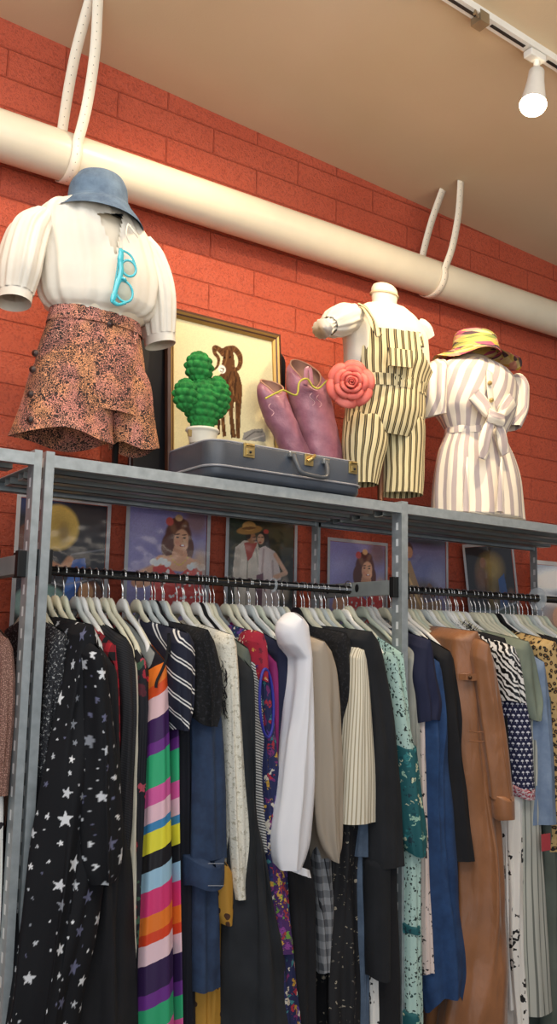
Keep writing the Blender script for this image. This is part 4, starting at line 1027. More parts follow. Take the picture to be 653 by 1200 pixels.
# ---------------------------------------------------------------- cowboy boots
t = NT('mauve_leather'); v = t.obj(); M_BOOT = t.done(t.ramp(t.noise(v, 12, 4, .6), [(.3, rgba('#79475a')), (.7, rgba('#a06d7e'))]), .38, 0, t.noise(v, 150, 4), .5, .002)
M_BOOTIN = plain('tan_leather_lining', '#a57a66', .7); M_CORD = plain('olive_cord', '#a8a23a', .6, weave=200); M_SOLE = plain('boot_sole', '#2d1d18', .6)
def boot(rows, y, label, scallop, lean, toe):
    R = [(a, b, c, y) for a, b, c in rows]
    V, Fs, uv = solid(R, y, .75, n=72, m=70, fold=.0025, folds=4, seed=int(rows[0][1]), caps=(False, False))
    z = V[:, 2]; zt, zb_ = z.max(), z.min(); cxs = np.repeat(V.reshape(70, 72, 3).mean(1), 72, 0)
    ang = np.arctan2(V[:, 1]-y, V[:, 0]-cxs[:, 0]); w = np.clip((z-zt+.09)/.09, 0, 1)
    V[:, 2] += (scallop*.5*np.cos(2*ang)+lean*np.sin(ang))*w
    cr = np.clip((zt-z)/.1, 0, 1); V[:, :2] += (.0009*np.sin((z-zb_)*90+ang*2))[:, None]*np.stack([np.cos(ang), np.sin(ang)], 1)*cr[:, None]
    c = V.mean(0); b0 = V[-72:].mean(0)
    root = thing('cowboy_boot', label, 'boot', (b0[0], y, ZS))
    build('shaft', V, Fs, M_BOOT, root, True)
    Vi = V.copy(); Vi[:, :2] = cxs[:, :2]+(V[:, :2]-cxs[:, :2])*.94; build('lining', Vi, [f[::-1] for f in Fs], M_BOOTIN, root, True)
    rim = V[:72]; MB().tube(np.concatenate([rim, rim[:1]]), .0032, 8, False).out('top_binding', M_BOOTIN, root, True)
    rb_ = (V[-72:, 0].max()-V[-72:, 0].min())/2
    zbt = max(b0[2], ZS+.10)
    f0 = b0.copy(); f0[2] = zbt
    foot = [(f0[0], y, zbt+.01), (f0[0]+toe[0]*.015, y+toe[1]*.015, ZS+.085), (f0[0]+toe[0]*.06, y+toe[1]*.06, ZS+.058), (f0[0]+toe[0]*.12, y+toe[1]*.12, ZS+.038), (f0[0]+toe[0]*.165, y+toe[1]*.165, ZS+.026), (f0[0]+toe[0]*.19, y+toe[1]*.19, ZS+.020)]
    V2, F2, _ = limb(foot, [rb_*.95, .042, .040, .040, .026, .006], [rb_*.8, .048, .042, .026, .016, .006], (-toe[1], toe[0], 0), n=32, m=36, cap=True); build('foot', V2, F2, M_BOOT, root, True)
    V3, F3, _ = limb([(f0[0]-toe[0]*.03, y-toe[1]*.03, ZS+.012), (f0[0]+toe[0]*.06, y+toe[1]*.06, ZS+.012), (f0[0]+toe[0]*.13, y+toe[1]*.13, ZS+.007), (f0[0]+toe[0]*.195, y+toe[1]*.195, ZS+.007)], [.030, .034, .040, .008], [.005]*4, (-toe[1], toe[0], 0), n=24, m=24, cap=True); build('sole', V3, F3, M_SOLE, root, True)
    MB().tube([(f0[0]-toe[0]*.02, y-toe[1]*.02, ZS), (f0[0]-toe[0]*.018, y-toe[1]*.018, ZS+.05)], [.026, .032], 20).out('heel', M_SOLE, root, True)
    return root, V, cxs
yb1, yb2 = 2.50, 2.535
rb1, VB1, _ = boot([(452, 305, 332), (458, 301, 335), (475, 303, 341), (495, 311, 349), (515, 322, 357), (540, 333, 368), (556, 342, 372)], yb1, 'mauve leather cowboy boot leaning towards the ram picture', .010, .03, (.6, .8))
rb2, VB2, _ = boot([(436, 340, 376), (442, 335, 383), (456, 335, 386), (475, 340, 390), (500, 347, 395), (530, 355, 401), (556, 360, 404)], yb2, 'mauve leather cowboy boot with wide open top, beside the pink rose', .016, .062, (.75, .65))
for pts, yy in (([(358, 452), (359, 434), (363, 432), (366, 452)], yb2-.085),):
    V, Fs, uv = limb([P(*q, yy) for q in pts], [.009]*4, [.0022]*4, (1, 0, 0), n=10, m=24, cap=True); build('pull_strap', V, Fs, M_BOOT, rb2, True)
# stitched flourishes
for k, (cx, cy) in enumerate(((318, 480), (366, 468), (374, 470))):
    pts = [P(cx+5*math.sin(a)*.6, cy+a*2.4, (yb1 if k == 0 else yb2)-.095) for a in np.linspace(-3, 3, 14)]
    MB().tube(pts, .0011, 6).out('stitching', plain('pale_thread', '#c59a9f', .7), rb1 if k == 0 else rb2, True)

# ---------------------------------------------------------------- big foam rose with wire stem
M_ROSE = None
t = NT('coral_foam'); v = t.obj(); M_ROSE = t.done(t.ramp(t.noise(v, 25, 2), [(.3, rgba('#d3594f')), (.7, rgba('#e27a6e'))]), .6, 0, t.noise(v, 400), .15, .001)
yrz = 2.34
rc = P(411, 450, yrz); mr = np.linalg.norm(P(411, 451, yrz)-P(411, 450, yrz))
ro = thing('foam_rose', 'large coral pink foam rose beside the boots, before the striped overalls', 'flower', rc)
nr = (CAM-rc); nr /= np.linalg.norm(nr); nr = nr+np.array([.10, 0, .22]); nr /= np.linalg.norm(nr)
ex = np.cross([0, 0, 1.0], nr); ex /= np.linalg.norm(ex); ey = np.cross(nr, ex)
def petal(a, r_in, r_out, h0, h1, wid, curl, name='petal'):
    """one curved petal: a = angle about the axis, cupped, lip rolled outwards"""
    n, m = 17, 15; V = []
    for i in range(m):
        s = i/(m-1); r = r_in+(r_out-r_in)*(s**.9); h = h0+(h1-h0)*math.sin(s*PI*.55)/math.sin(PI*.55)
        if s > .72: k = (s-.72)/.28; r += curl*k*k; h -= curl*.55*k*k
        ww = wid*(.62+.55*s)*(1-max(0, (s-.80)/.20)**2*.42)
        for j in range(n):
            q = (j/(n-1)-.5)*2; aa = a+q*ww; rr = r*(1-.05*q*q)
            V.append(rc+ex*rr*math.cos(aa)+ey*rr*math.sin(aa)+nr*(h-.004*q*q*s*3*mr/.003))
    V = np.array(V); Fs = grid_faces(m, n, False)
    o = build(name, V, Fs, M_ROSE, ro, True)
    md = o.modifiers.new('thick', 'SOLIDIFY'); md.thickness = .0018
R_ = 27*mr
for k in range(6): petal(k*PI/3+.3, R_*.30, R_*.88, -.030, .006, .66, R_*.16)
for k in range(5): petal(k*2*PI/5+.1, R_*.24, R_*.62, -.026, .026, .74, R_*.12)
for k in range(4): petal(k*PI/2+.7, R_*.16, R_*.40, -.02, .036, .86, R_*.08)
for k in range(3): petal(k*2*PI/3+.2, R_*.10, R_*.22, -.02, .042, 1.15, R_*.04)
pts = []
for k in np.linspace(0, 3.6*PI, 60): pts.append((k, R_*(.03+.012*k)))
V = []
for a, r in pts:
    for h in (-.015, .015, .040): V.append(rc+ex*r*math.cos(a)+ey*r*math.sin(a)+nr*h)
o = build('rose_heart', V, grid_faces(60, 3, False), M_ROSE, ro, True); md = o.modifiers.new('thick', 'SOLIDIFY'); md.thickness = .0015
MB().tube(bez([rc-nr*.03, P(395, 444, yrz+.04), P(384, 446, 2.40), P(374, 455, 2.41), P(367, 453, 2.42), P(360, 444, 2.42), P(351, 448, 2.42), P(347.5, 463, 2.42), P(333, 457.5, 2.42), P(327, 459, 2.41), P(311, 467, 2.41)], 50), .0032, 8).out('wire_stem', M_CORD, ro, True)
# ================================================================ CLOTHES ON THE RAILS
HANG_DROP = .122
def gar_arrays(rows, yf, yb, z_neck=None, N1=16, N2=16, M=90, fold=.004, seed=1, wb=.030, hem=.006, lean=0.0, rise=None, noseq=None, rt=.03):
    """hanging cloth slab: full width at the front edge yf, thinning towards the back yb"""
    R = np.array(sorted(rowx(*r[:3], yf) for r in rows))
    z0, zb = R[-1, 0], R[0, 0]
    if rise is None: rise = max((z_neck if z_neck else z0)-z0, 0)
    L = yb-yf
    Wm = np.mean(R[:, 2]-R[:, 1])
    q0 = noseq or min(.42, max(.55*Wm/L, .03))
    a = q0*(1-np.cos(np.linspace(0, PI/2, N1))); b = np.linspace(q0, 1, N2)[1:]
    q = np.concatenate([a, b]); n = len(q)
    qs = np.concatenate([q[::-1], q[1:]]); side = np.concatenate([-np.ones(n), np.ones(n-1)]); side[n-1] = 0
    y = yf+qs*L
    yr = YR if yb > YR else (yf+yb)/2
    dy = np.abs(y-yr)/max(abs(yr-yf), 1e-6)
    ztop = z0+rise*(1-np.clip(dy, 0, 1.15)**1.25)
    if rise == 0: ztop = z0-.25*Wm*np.clip(dy, 0, 1)**2
    t = np.linspace(0, 1, M)**1.25; t = t/t[-1]
    Z = zb+(ztop[None]-zb)*(1-t[:, None])
    h = ztop[None]-Z
    xl = crom(R[:, 0], R[:, 1], Z.ravel()).reshape(Z.shape); xr = crom(R[:, 0], R[:, 2], Z.ravel()).reshape(Z.shape)
    xc = (xl+xr)/2; W = xr-xl
    f = np.clip(qs/q0, 0, 1); nose = np.sqrt(np.clip(1-(1-f)**2, 0, 1))
    s = np.clip((qs-q0)/(1-q0), 0, 1); s = s*s*(3-2*s)
    wbr = np.minimum(wb/np.maximum(W, 1e-4), 1.0)
    tap = 1+(wbr-1)*s[None]
    end = np.sqrt(np.clip(1-np.clip((qs-.9)/.1, 0, 1)**2, 0, 1))
    half = W/2*nose[None]*tap*end[None]*np.sqrt(np.clip(h/rt, .03, 1))
    rs = np.random.RandomState(seed); ph = rs.rand(12)*6.28
    amp = fold*np.clip(h/.25, .08, 1)*np.clip(W/.03, .3, 1.6)
    X = xc+side[None]*half+lean*qs[None]
    yy = y[None]; sd = side[None]
    k = (np.sin(yy*62+ph[0]+sd*1.3+Z*2.2)+.6*np.sin(yy*118+ph[1]+sd*2+Z*-3)+.7*np.sin(yy*29+ph[2]+Z*1.5)+.22*np.sin(Z*11+yy*40+ph[3]))
    X = X+amp*k*np.clip(qs/.02, .25, 1)[None]
    Y = yy+amp*.6*(.5*np.sin(Z*13+ph[4]+sd*2.4)+.3*np.sin(Z*27+ph[5]+sd*2)+.6*np.sin(Z*6+ph[6]))*np.clip(1-qs/.4, 0, 1)[None]
    # vertical creases over the rounded front edge
    th_ = np.arcsin(np.clip(np.abs(sd)*nose[None], 0, 1))*np.sign(sd)
    cr = fold*.9*np.clip(h/.2, 0, 1)*np.clip(1-qs/q0/1.2, 0, 1)[None]*np.clip(W/.05, 0, 1.5)
    Y = Y+cr*(np.sin(th_*5+ph[7]+Z*4)+.6*np.sin(th_*9+ph[8]-Z*6))
    Z = Z+hem*(np.sin(yy*31+ph[9])+.5*np.sin(yy*70+ph[10]))*(t[:, None]**6)
    V = np.stack([X, Y, Z], 2)
    mid = V[M//2]; d = np.concatenate([[0], np.cumsum(np.linalg.norm(np.diff(mid[:, :2], axis=0), axis=1))])
    u = d-d[n-1]
    uv = np.stack([np.tile(u, M), Z.ravel()], 1)
    nn = len(qs)
    return V.reshape(-1, 3), grid_faces(M, nn, True, True), uv, (xc[0].mean(), z0)

rs_h = random.Random(11)
# ---- hangers: one of each colour is built, the rest are copies
M_HOOK = plain('hook_wire', '#c9cbcc', .2, .9, weave=40, bstr=.03)
HCOL = {'white': '#eceae4', 'cream': '#ddd8bf', 'grey': '#c3c9c6', 'pale green': '#ccd1bd', 'black': '#17171a', 'clear': '#b9c2c4'}
_proto = {}
def hanger_mesh():
    ys = np.linspace(-.205, .205, 61)
    V = []; n = 14
    for y in ys:
        a = abs(y)/.205
        zt = np.interp(a, [0, .08, .14, .24, .6, .88, 1], [-.066, -.067, -.076, -.104, -.148, -.190, -.222])
        hgt = np.interp(a, [0, .10, .2, .5, .85, .93, 1], [.022, .021, .014, .0095, .0085, .013, .007]); zc = zt-hgt
        wid = np.interp(a, [0, .1, .25, .85, .93, 1], [.0085, .008, .0065, .0065, .009, .004])
        for j in range(n):
            t_ = 2*PI*j/n; V.append((wid*math.cos(t_), y, zc+hgt*math.sin(t_)*(1.0 if math.sin(t_) > 0 else .8)))
    Fs = grid_faces(61, n, True, True)+[tuple(range(n)), tuple(range(60*n, 61*n))[::-1]]
    return V, Fs
def hook_path():
    r = .0160; p = [(0, 0, -.085), (0, 0, -.055), (0, .001, -.040), (0, .008, -.028)]
    p += [(0, r*math.cos(a), r*math.sin(a)) for a in np.linspace(-.75, PI+.25, 18)]
    return p
def hanger(xh, z, colour, label, group=None, tilt=0.0):
    if colour not in _proto:
        root = thing('clothes_hanger', label, 'hanger', (xh, YR, z))
        m = plain('hanger_plastic_'+colour.replace(' ', '_'), HCOL[colour], .35, weave=60, bstr=.04, vary=.04, **({'Transmission_Weight': .5, 'Alpha': .7} if colour == 'clear' else {}))
        V, Fs = hanger_mesh(); o = build('hanger_arm', np.array(V)+world_loc(root), Fs, m, root, True)
        MB().tube(np.array(hook_path())+world_loc(root), .0018, 8).out('hook', M_HOOK, root, True)
        _proto[colour] = root
    else:
        src = _proto[colour]; root = src.copy(); COL.objects.link(root)
        for ch in src.children:
            c = ch.copy(); COL.objects.link(c); c.parent = root
        for k in ('group',):
            if k in root: del root[k]
        root['label'] = label; root.location = (float(xh), YR, float(z))
    if group: root['group'] = group
    root.rotation_euler = (0, 0, tilt)
    return root

YB_ = 2.655
hooks1, hooks2 = [], []
def garment(name, cat, label, mat, rows, yf=2.20, yb=YB_, hang='cream', parts=(), paint=None, M=90, N1=16, N2=16, hshort=None, bay=1, low=False, **kw):
    zr = {0: ZR, 1: ZR, 2: ZR2}[bay]
    V, Fs, uv, (xc, z0) = gar_arrays(rows, yf, yb, zr-HANG_DROP if not low else None, N1, N2, M, **kw)
    col = paint(uv[:, 0], uv[:, 1], V) if paint else None
    root = thing(name, label, cat, (xc, YR, V[:, 2].min()))
    body = build('body', V, Fs, mat, root, True, uv, col)
    for p in ((parts,) if callable(parts) else parts): p(root, body)
    xh = xc
    if hang:
        hanger(xh, zr, hang, ' '.join(f'{hang} plastic hanger holding the {hshort or label}'.split()[:16]), tilt=rs_h.uniform(-.03, .03))
        (hooks2 if bay == 2 else hooks1).append(xh)
    return root
def sleeve(rows, yf, dep, mat, name='sleeve', M=70, fold=.003, seed=3, paint=None, sub=(), wb=.05, **kw):
    def go(root, body):
        V, Fs, uv, _ = gar_arrays(rows, yf, yf+dep, None, 18, 10, M, fold, seed, wb=wb, rise=0, noseq=.5, **kw)
        o = build(name, V, Fs, mat, root, True, uv, paint(uv[:, 0], uv[:, 1], V) if paint else None)
        for s in ((sub,) if callable(sub) else sub): s(root, o)
    return go
def dot(px, py, y, r, mat, name='button', nrm=(-.6, -.8, 0)):
    def go(root, body):
        V, Fs = disc(P(px, py, y), nrm, r, .004); build(name, V, Fs, mat, body, True)
    return go

# ---- cloths
K = {}
K['black'] = plain('black_cloth', '#16161a', .9, vary=.2, crease=.4)
K['black2'] = plain('charcoal_wool', '#1d1f23', .95, vary=.2, crease=.4)
K['navy'] = plain('navy_cloth', '#1a1f3d', .85, crease=.4); K['ink'] = plain('ink_cloth', '#12141f', .9, crease=.4)
K['white'] = plain('white_cloth', '#e9e7e2', .8, vary=.05, crease=.4); K['cream'] = plain('cream_cloth', '#dcd5c0', .85, vary=.06, crease=.4)
K['sheerwhite'] = sheer('sheer_white', '#fbfbff', .97); K['sheergrey'] = sheer('sheer_grey', '#a8aaa4', .8); K['taupe_sheer'] = sheer('sheer_taupe', '#b8aa98', .95)
K['lime'] = plain('lime_cloth', '#a7bf35', .7, crease=.4); K['magenta'] = plain('magenta_cloth', '#94226b', .7, crease=.4); K['mustard0'] = plain('mustard', '#b3832e', .8, crease=.4)
K['olive'] = plain('olive_grey', '#5d655c', .85, crease=.4); K['sage'] = plain('sage_cloth', '#7c8677', .8, crease=.4); K['taupe'] = plain('taupe_cloth', '#83827b', .8, crease=.4); K['greige'] = plain('greige_cloth', '#a9a79c', .85, crease=.4)
K['caramel'] = plain('caramel_cloth', '#a97a45', .8, crease=.4)
K['brown'] = plain('brown_satin', '#97643f', .36, weave=900, bstr=.1, vary=.10, Sheen_Weight=.2, crease=.6)
K['denim'] = denim('dark_denim', '#24344f', '#33496a'); K['slate'] = denim('slate_denim', '#4c5d72', '#64768c'); K['blue'] = denim('mid_denim', '#1f3c66', '#2b4f80'); K['paleblue'] = denim('pale_denim', '#7388a6', '#8b9fba')
K['tweed'] = speckle('tweed', '#17181d', '#b5b5b3', 130, .60, spec2='#5c5f66'); K['glitter'] = speckle('rose_glitter', '#7c5548', '#d8ab98', 320, .55, .35, .8, '#3c2620', .25)
K['knit'] = stripes('black_knit', '#101013', '#26262b', .006, .5, .3, 1.0, soft=.2)
K['lacewhite'] = speckle('white_lace', '#e6e1d0', '#b9b29c', 75, .58, .85, .9, '#f4f0e4'); K['whiteknit'] = floral('white_knit', '#d9d4c4', ['#c2bca9', '#e9e5d8'], 60, .4, .9)
K['laceblack'] = speckle('black_lace', '#0e0e11', '#2c2c31', 120, .58, .9, .9); K['blackfloral'] = floral('black_tiny_floral', '#121216', ['#8d8577', '#5f5a52', '#a59a86'], 75, .26, .38, warp=.8)
K['redfloral'] = floral('dark_red_floral', '#14141c', ['#a01f33', '#c03048', '#5a1f2a', '#3d5c46', '#b84a5a'], 26, .42, .6, warp=.9)
K['paisley'] = floral('multi_print', '#1d2450', ['#7a2a6a', '#c79a3a', '#3d7f86', '#a82a3a', '#5a3a8a', '#d0c8b8', '#23306a'], 48, .46, .85, warp=.9)
K['gardenprint'] = floral('garden_print', '#4a2560', ['#8c3f8f', '#c9b23f', '#6f9a3a', '#a83a3a', '#d9a54a', '#512a6e'], 55, .5, .95, warp=.9, sx=1.8)
K['redprint'] = floral('red_shoulder_print', '#a51f38', ['#2c2a6a', '#d8a050', '#e8d8c0', '#7a1a30'], 60, .36, .6, warp=.9)
K['plaid'] = None
t = NT('buffalo_plaid'); vec, u, v = t.uv()
f1 = t.m_('LESS_THAN', t.m_('FRACT', t.m_('DIVIDE', u, .045)), .5); f2 = t.m_('LESS_THAN', t.m_('FRACT', t.m_('DIVIDE', v, .045)), .5)
K['plaid'] = t.done(t.mix(t.m_('MULTIPLY', t.m_('ADD', f1, f2), .5), rgba('#121216'), rgba('#b3202f')), .9)
t = NT('windowpane_check'); vec, u, v = t.uv(); uu = t.m_('ADD', u, t.m_('MULTIPLY', v, .12))
c1_ = t.m_('LESS_THAN', t.m_('FRACT', t.m_('DIVIDE', uu, .036)), .5); c2_ = t.m_('LESS_THAN', t.m_('FRACT', t.m_('DIVIDE', v, .040)), .5)
l1 = t.m_('LESS_THAN', t.m_('FRACT', t.m_('DIVIDE', uu, .036)), .07)
K['check'] = t.done(t.mix(l1, t.mix(t.m_('MULTIPLY', t.m_('ADD', c1_, c2_), .5), rgba('#8d8f92'), rgba('#4c4e53')), rgba('#222327')), .9)
K['pinstripe'] = stripes('cream_pinstripe', '#e4ddc8', '#a89b80', .0105, .68, 1, 0, soft=.1)
K['finestripe'] = stripes('grey_fine_stripe', '#c9c9c4', '#3c3d40', .0075, .5, .35, 1.0, soft=.1)
K['trouserstripe'] = stripes('grey_trouser_stripe', '#b7b8ae', '#6d7069', .020, .80, 1, 0.0, soft=.04)
K['navystripe'] = stripes('navy_double_stripe', '#161a2e', '#e2e0dc', .050, .72, .55, 1.0, soft=.015, c3='#161a2e', duty3=.06)
# mint cloth with black specks, teal print
K['mint'] = floral('mint_speck', '#b5d3c8', ['#14211f', '#1d3a38', '#0e1514'], 85, .36, .75, warp=.7, sx=1.3)
K['teal'] = floral('teal_print', '#1d5d62', ['#9fc7b0', '#123a44', '#d5d8b4', '#2f8084', '#0f4a52'], 42, .40, .7, warp=1.2)
K['whiteblack'] = floral('white_black_print', '#e8e4dc', ['#131315', '#1b1b1d', '#241d20'], 20, .34, .5, warp=1.1)
K['pinkblack'] = floral('blush_black_print', '#dccac2', ['#18161a', '#241c20'], 40, .34, .7, warp=1.2)
K['mustard'] = floral('mustard_dots', '#b3842f', ['#3a2112', '#4a2c16'], 26, .26, .7, warp=.1)
K['redtrim'] = speckle('red_white_trim', '#c8bfc2', '#a02a3c', 140, .50, spec2='#2a3a6a')
t = NT('leopard'); vec, u, v = t.uv()
wn = t.n('ShaderNodeTexNoise', {'Vector': vec, 'Scale': 70.0}); wv = t.n('ShaderNodeVectorMath', {0: wn.outputs[1]}, operation='SCALE'); wv.inputs['Scale'].default_value = .012
vo = t.vor(t.n('ShaderNodeVectorMath', {0: vec, 1: wv.outputs[0]}, operation='ADD').outputs[0], 62)
dd = vo.outputs['Distance']
K['leopard'] = t.done(t.ramp(dd, [(0, rgba('#8a6234')), (.20, rgba('#8a6234')), (.22, rgba('#17120e')), (.42, rgba('#17120e')), (.45, rgba('#b49663')), (1, rgba('#c0a574'))]), .8)
t = NT('zebra_satin'); vec, u, v = t.uv()
wv = t.n('ShaderNodeTexWave', {'Vector': vec, 'Scale': 26.0, 'Distortion': 7.0, 'Detail': 2.0, 'Detail Scale': 1.2}, bands_direction='DIAGONAL')
K['zebra'] = t.done(t.ramp(wv.outputs[1], [(.5, rgba('#151517')), (.56, rgba('#e4e2de'))]), .3)
t = NT('umbrella_print'); vec, u, v = t.uv(); C_ = .019
row = t.m_('FLOOR', t.m_('DIVIDE', v, C_)); uo = t.m_('ADD', u, t.m_('MULTIPLY', t.m_('MODULO', row, 2.0), C_/2))
lx = t.m_('MULTIPLY', t.m_('SUBTRACT', t.m_('FRACT', t.m_('DIVIDE', uo, C_)), .5), C_); ly = t.m_('MULTIPLY', t.m_('SUBTRACT', t.m_('FRACT', t.m_('DIVIDE', v, C_)), .5), C_)
rr_ = t.m_('SQRT', t.m_('ADD', t.m_('POWER', lx, 2.0), t.m_('POWER', ly, 2.0)))
dome = t.m_('MULTIPLY', t.m_('LESS_THAN', rr_, .0062), t.gt(ly, 0.0))
stem = t.m_('MULTIPLY', t.m_('LESS_THAN', t.m_('ABSOLUTE', lx), .0009), t.m_('MULTIPLY', t.m_('LESS_THAN', ly, .001), t.gt(ly, -.0065)))
K['umbrella'] = t.done(t.mix(t.m_('MINIMUM', t.m_('ADD', dome, stem), 1.0), rgba('#191c40'), rgba('#d9d9e2')), .8)
# the broad multi-colour bands (positions read down the left edge of the dress)
t = NT('rainbow_bands'); vec, u, v = t.uv()
bands = [(760, '#1a1620'), (776, '#ee7b26'), (803, '#e2521f'), (816, '#edc6c8'), (842, '#3f1d57'), (872, '#6d2a85'), (886, '#2fae76'), (924, '#d85a9e'), (945, '#edc3cd'), (966, '#3b86b8'), (975, '#ebe13a'), (1000, '#161419'), (1022, '#9fc6dc'), (1044, '#dd3a76'), (1074, '#ef7d28'), (1096, '#df4421'), (1108, '#f0cdd4'), (1132, '#321a4a'), (1166, '#6c2d88'), (1182, '#2faa74'), (1210, '#d85a9e'), (1230, '#edc3cd'), (1255, '#3b86b8'), (1265, '#ebe13a')]
zl = [P(180, py, 2.17)[2] for py, c in bands]; ztop_, zbot_ = zl[0], zl[-1]-.06
wv = t.m_('SUBTRACT', v, t.m_('MULTIPLY', u, .40)); wv = t.m_('SUBTRACT', wv, .016)
ff = t.m_('DIVIDE', t.m_('SUBTRACT', ztop_, wv), ztop_-zbot_)
K['rainbow'] = t.done(t.ramp(ff, [((ztop_-z)/(ztop_-zbot_), rgba(c)) for z, (py, c) in zip(zl, bands)], 'CONSTANT'), .6, 0, t.noise(vec, 700), .15, .001)
M_SPAINT = painted('star_cloth', .8, .3)
def stars(seed, dens, u0=-.45, u1=.2):
    def go(u, v, V):
        p = Paint(u, v, '#15161a'); r = random.Random(seed); pts = []
        z0, z1 = v.min(), v.max()
        for k in range(2200):
            c = (r.uniform(u0, u1), r.uniform(z0, z1-.02)); s = r.choice([.021, .019, .016, .014, .010, .008, .005, .004])
            if all((c[0]-a)**2+(c[1]-b)**2 > (s+q+.012)**2 for a, b, q in pts):
                pts.append((c[0], c[1], s))
        cols = ['#e6e8ea', '#c9ccd0', '#d8dadd', '#8f939b', '#f2f3f4', '#6a6c86']
        for a, b, s in pts[:dens]: p.star(a, b, s, r.choice(cols), r.uniform(-.3, .3))
        return p.C
    return go

# ---------------------------------------------------------------- rail on the far unit, cut by the edge
garment('sequin_blouse', 'blouse', 'rose-gold glitter top hanging left of the twin uprights', K['glitter'], [(748, 0, 17), (800, 1, 20), (860, 0, 18), (935, -6, 12)], 2.21, bay=0)
garment('printed_skirt', 'skirt', 'black and white printed skirt below the rose-gold glitter top', K['whiteblack'], [(795, -18, -8), (940, -10, 7), (1100, -14, 3), (1210, -18, 0)], 2.235, bay=0, hang='white')

# ---------------------------------------------------------------- first rail, from the twin uprights onwards
garment('tweed_blouse', 'blouse', 'black and white speckled tweed top beside the twin uprights', K['tweed'], [(742, 66, 86), (780, 60, 87), (850, 54, 86), (895, 50, 83), (914, 50, 80)], 2.20, fold=.005, seed=2)
garment('trousers', 'trousers', 'cream trousers showing below the speckled tweed top', K['cream'], [(778, 60, 74), (900, 53, 69), (1000, 49, 66), (1100, 44, 60)], 2.27, seed=3)
star_sleeve = sleeve([(752, 103, 128), (800, 108, 134), (870, 108, 141), (940, 105, 147), (995, 105, 150), (1022, 108, 147), (1036, 114, 140)], 2.085, .12, M_SPAINT, M=200, paint=stars(9, 220, -.2, .2), fold=.003)
garment('star_dress', 'dress', 'long black dress scattered with silver stars', M_SPAINT, [(732, 97, 120), (760, 93, 125), (800, 86, 130), (870, 72, 136), (960, 56, 138), (1080, 38, 122), (1200, 21, 104), (1300, 8, 98)], 2.12, M=430, N1=90, N2=100, paint=stars(4, 620), fold=.006, seed=5, parts=(star_sleeve,), wb=.04)
garment('flannel_shirt', 'shirt', 'red and black checked shirt beside the star dress', K['plaid'], [(756, 128, 142), (800, 129, 143), (850, 130, 143), (960, 130, 142)], 2.205, seed=6, hang='white')
garment('knit_cardigan', 'cardigan', 'black ribbed knit cardigan right of the checked shirt', K['knit'], [(748, 138, 158), (790, 141, 164), (850, 143, 165), (960, 139, 160), (1010, 138, 156)], 2.185, seed=7)
garment('long_dress', 'dress', 'plain black long dress below the star-print sleeve', K['black'], [(780, 126, 142), (930, 120, 146), (1010, 112, 154), (1100, 106, 159), (1200, 98, 166), (1290, 94, 168)], 2.165, seed=8, fold=.006, hang='grey')
garment('long_cardigan', 'cardigan', 'cream long cardigan between the black knit and the red floral', K['cream'], [(776, 156, 163), (860, 157, 166), (960, 152, 167), (1050, 149, 166), (1150, 158, 168)], 2.215, seed=9)
garment('floral_dress', 'dress', 'dark dress with red flowers left of the rainbow-striped dress', K['redfloral'], [(772, 163, 175), (850, 164, 180), (900, 163, 178), (1000, 164, 176), (1200, 162, 174), (1290, 162, 174)], 2.205, seed=10)
garment('sheer_blouse', 'blouse', 'pale sheer top tucked behind the rainbow-striped dress', K['sheergrey'], [(766, 176, 191), (800, 177, 193), (850, 179, 190), (880, 180, 188)], 2.215, seed=11, hang='white')
def rb_trim(root, body):
    pts = [P(x, y, 2.165) for x, y in ((198, 742), (197, 760), (193, 778), (184, 798), (183, 806))]
    MB().tube(bez(pts, 20), .004, 8).out('neck_binding', K['black'], body, True)
    pts = [P(x, y, 2.165) for x, y in ((198, 744), (202, 790), (205, 830), (212, 848), (214, 860))]
    MB().tube(bez(pts, 20), .0035, 8).out('neck_binding', K['black'], body, True)
garment('striped_dress', 'dress', 'long dress in bold slanting rainbow stripes', K['rainbow'], [(776, 190, 199), (800, 183, 201), (840, 181, 203), (900, 180, 204), (960, 178, 205), (1080, 173, 208), (1200, 171, 210), (1300, 170, 211)], 2.165, fold=.002, seed=12,
        parts=(sleeve([(848, 205, 213), (880, 204, 215), (960, 205, 216), (1080, 207, 217.5), (1200, 209, 219), (1300, 210, 220)], 2.185, .12, K['rainbow'], 'rear_panel', fold=.001), rb_trim), M=110)
garment('striped_blouse', 'blouse', 'navy blouse with white diagonal double stripes', K['navystripe'], [(742, 210, 232), (780, 207, 234), (820, 207, 233), (858, 213, 226)], 2.125, seed=13)
garment('trousers', 'trousers', 'black trousers between the rainbow dress and the denim jacket', K['ink'], [(776, 216, 228), (900, 215, 232), (1000, 216, 232), (1200, 217, 232), (1290, 217, 232)], 2.205, seed=14, hang='grey')
def fringe(root, body):
    mb = MB(); r = random.Random(4)
    for k in range(34):
        y = 770+r.uniform(0, 62); x = 262+r.uniform(-3, 2); yy = 2.15+r.uniform(-.005, .02)
        pts = [P(x, y, yy), P(x+r.uniform(0, 3), y+r.uniform(4, 7), yy-.003), P(x+r.uniform(-1, 4), y+r.uniform(9, 14), yy)]
        mb.tube(bez(pts, 7), .0011, 5)
    o = mb.out('fringe', K['black'], body, True); o['kind'] = 'stuff'
garment('lace_shawl', 'shawl', 'black lacy shawl with fringed edge over the denim jacket', K['laceblack'], [(738, 236, 252), (770, 237, 262), (800, 238, 267), (830, 237, 264), (844, 239, 258)], 2.128, YB_, 'black', seed=15, fold=.006, hem=.012, parts=(fringe,))
def stitchline(pxs, y, mat, r=.0011):
    def go(root, body): MB().tube(bez([P(a, b, y) for a, b in pxs], 30), r, 6).out('stitching', mat, body, True)
    return go
M_STI = plain('pale_stitching', '#8c93a0', .7)
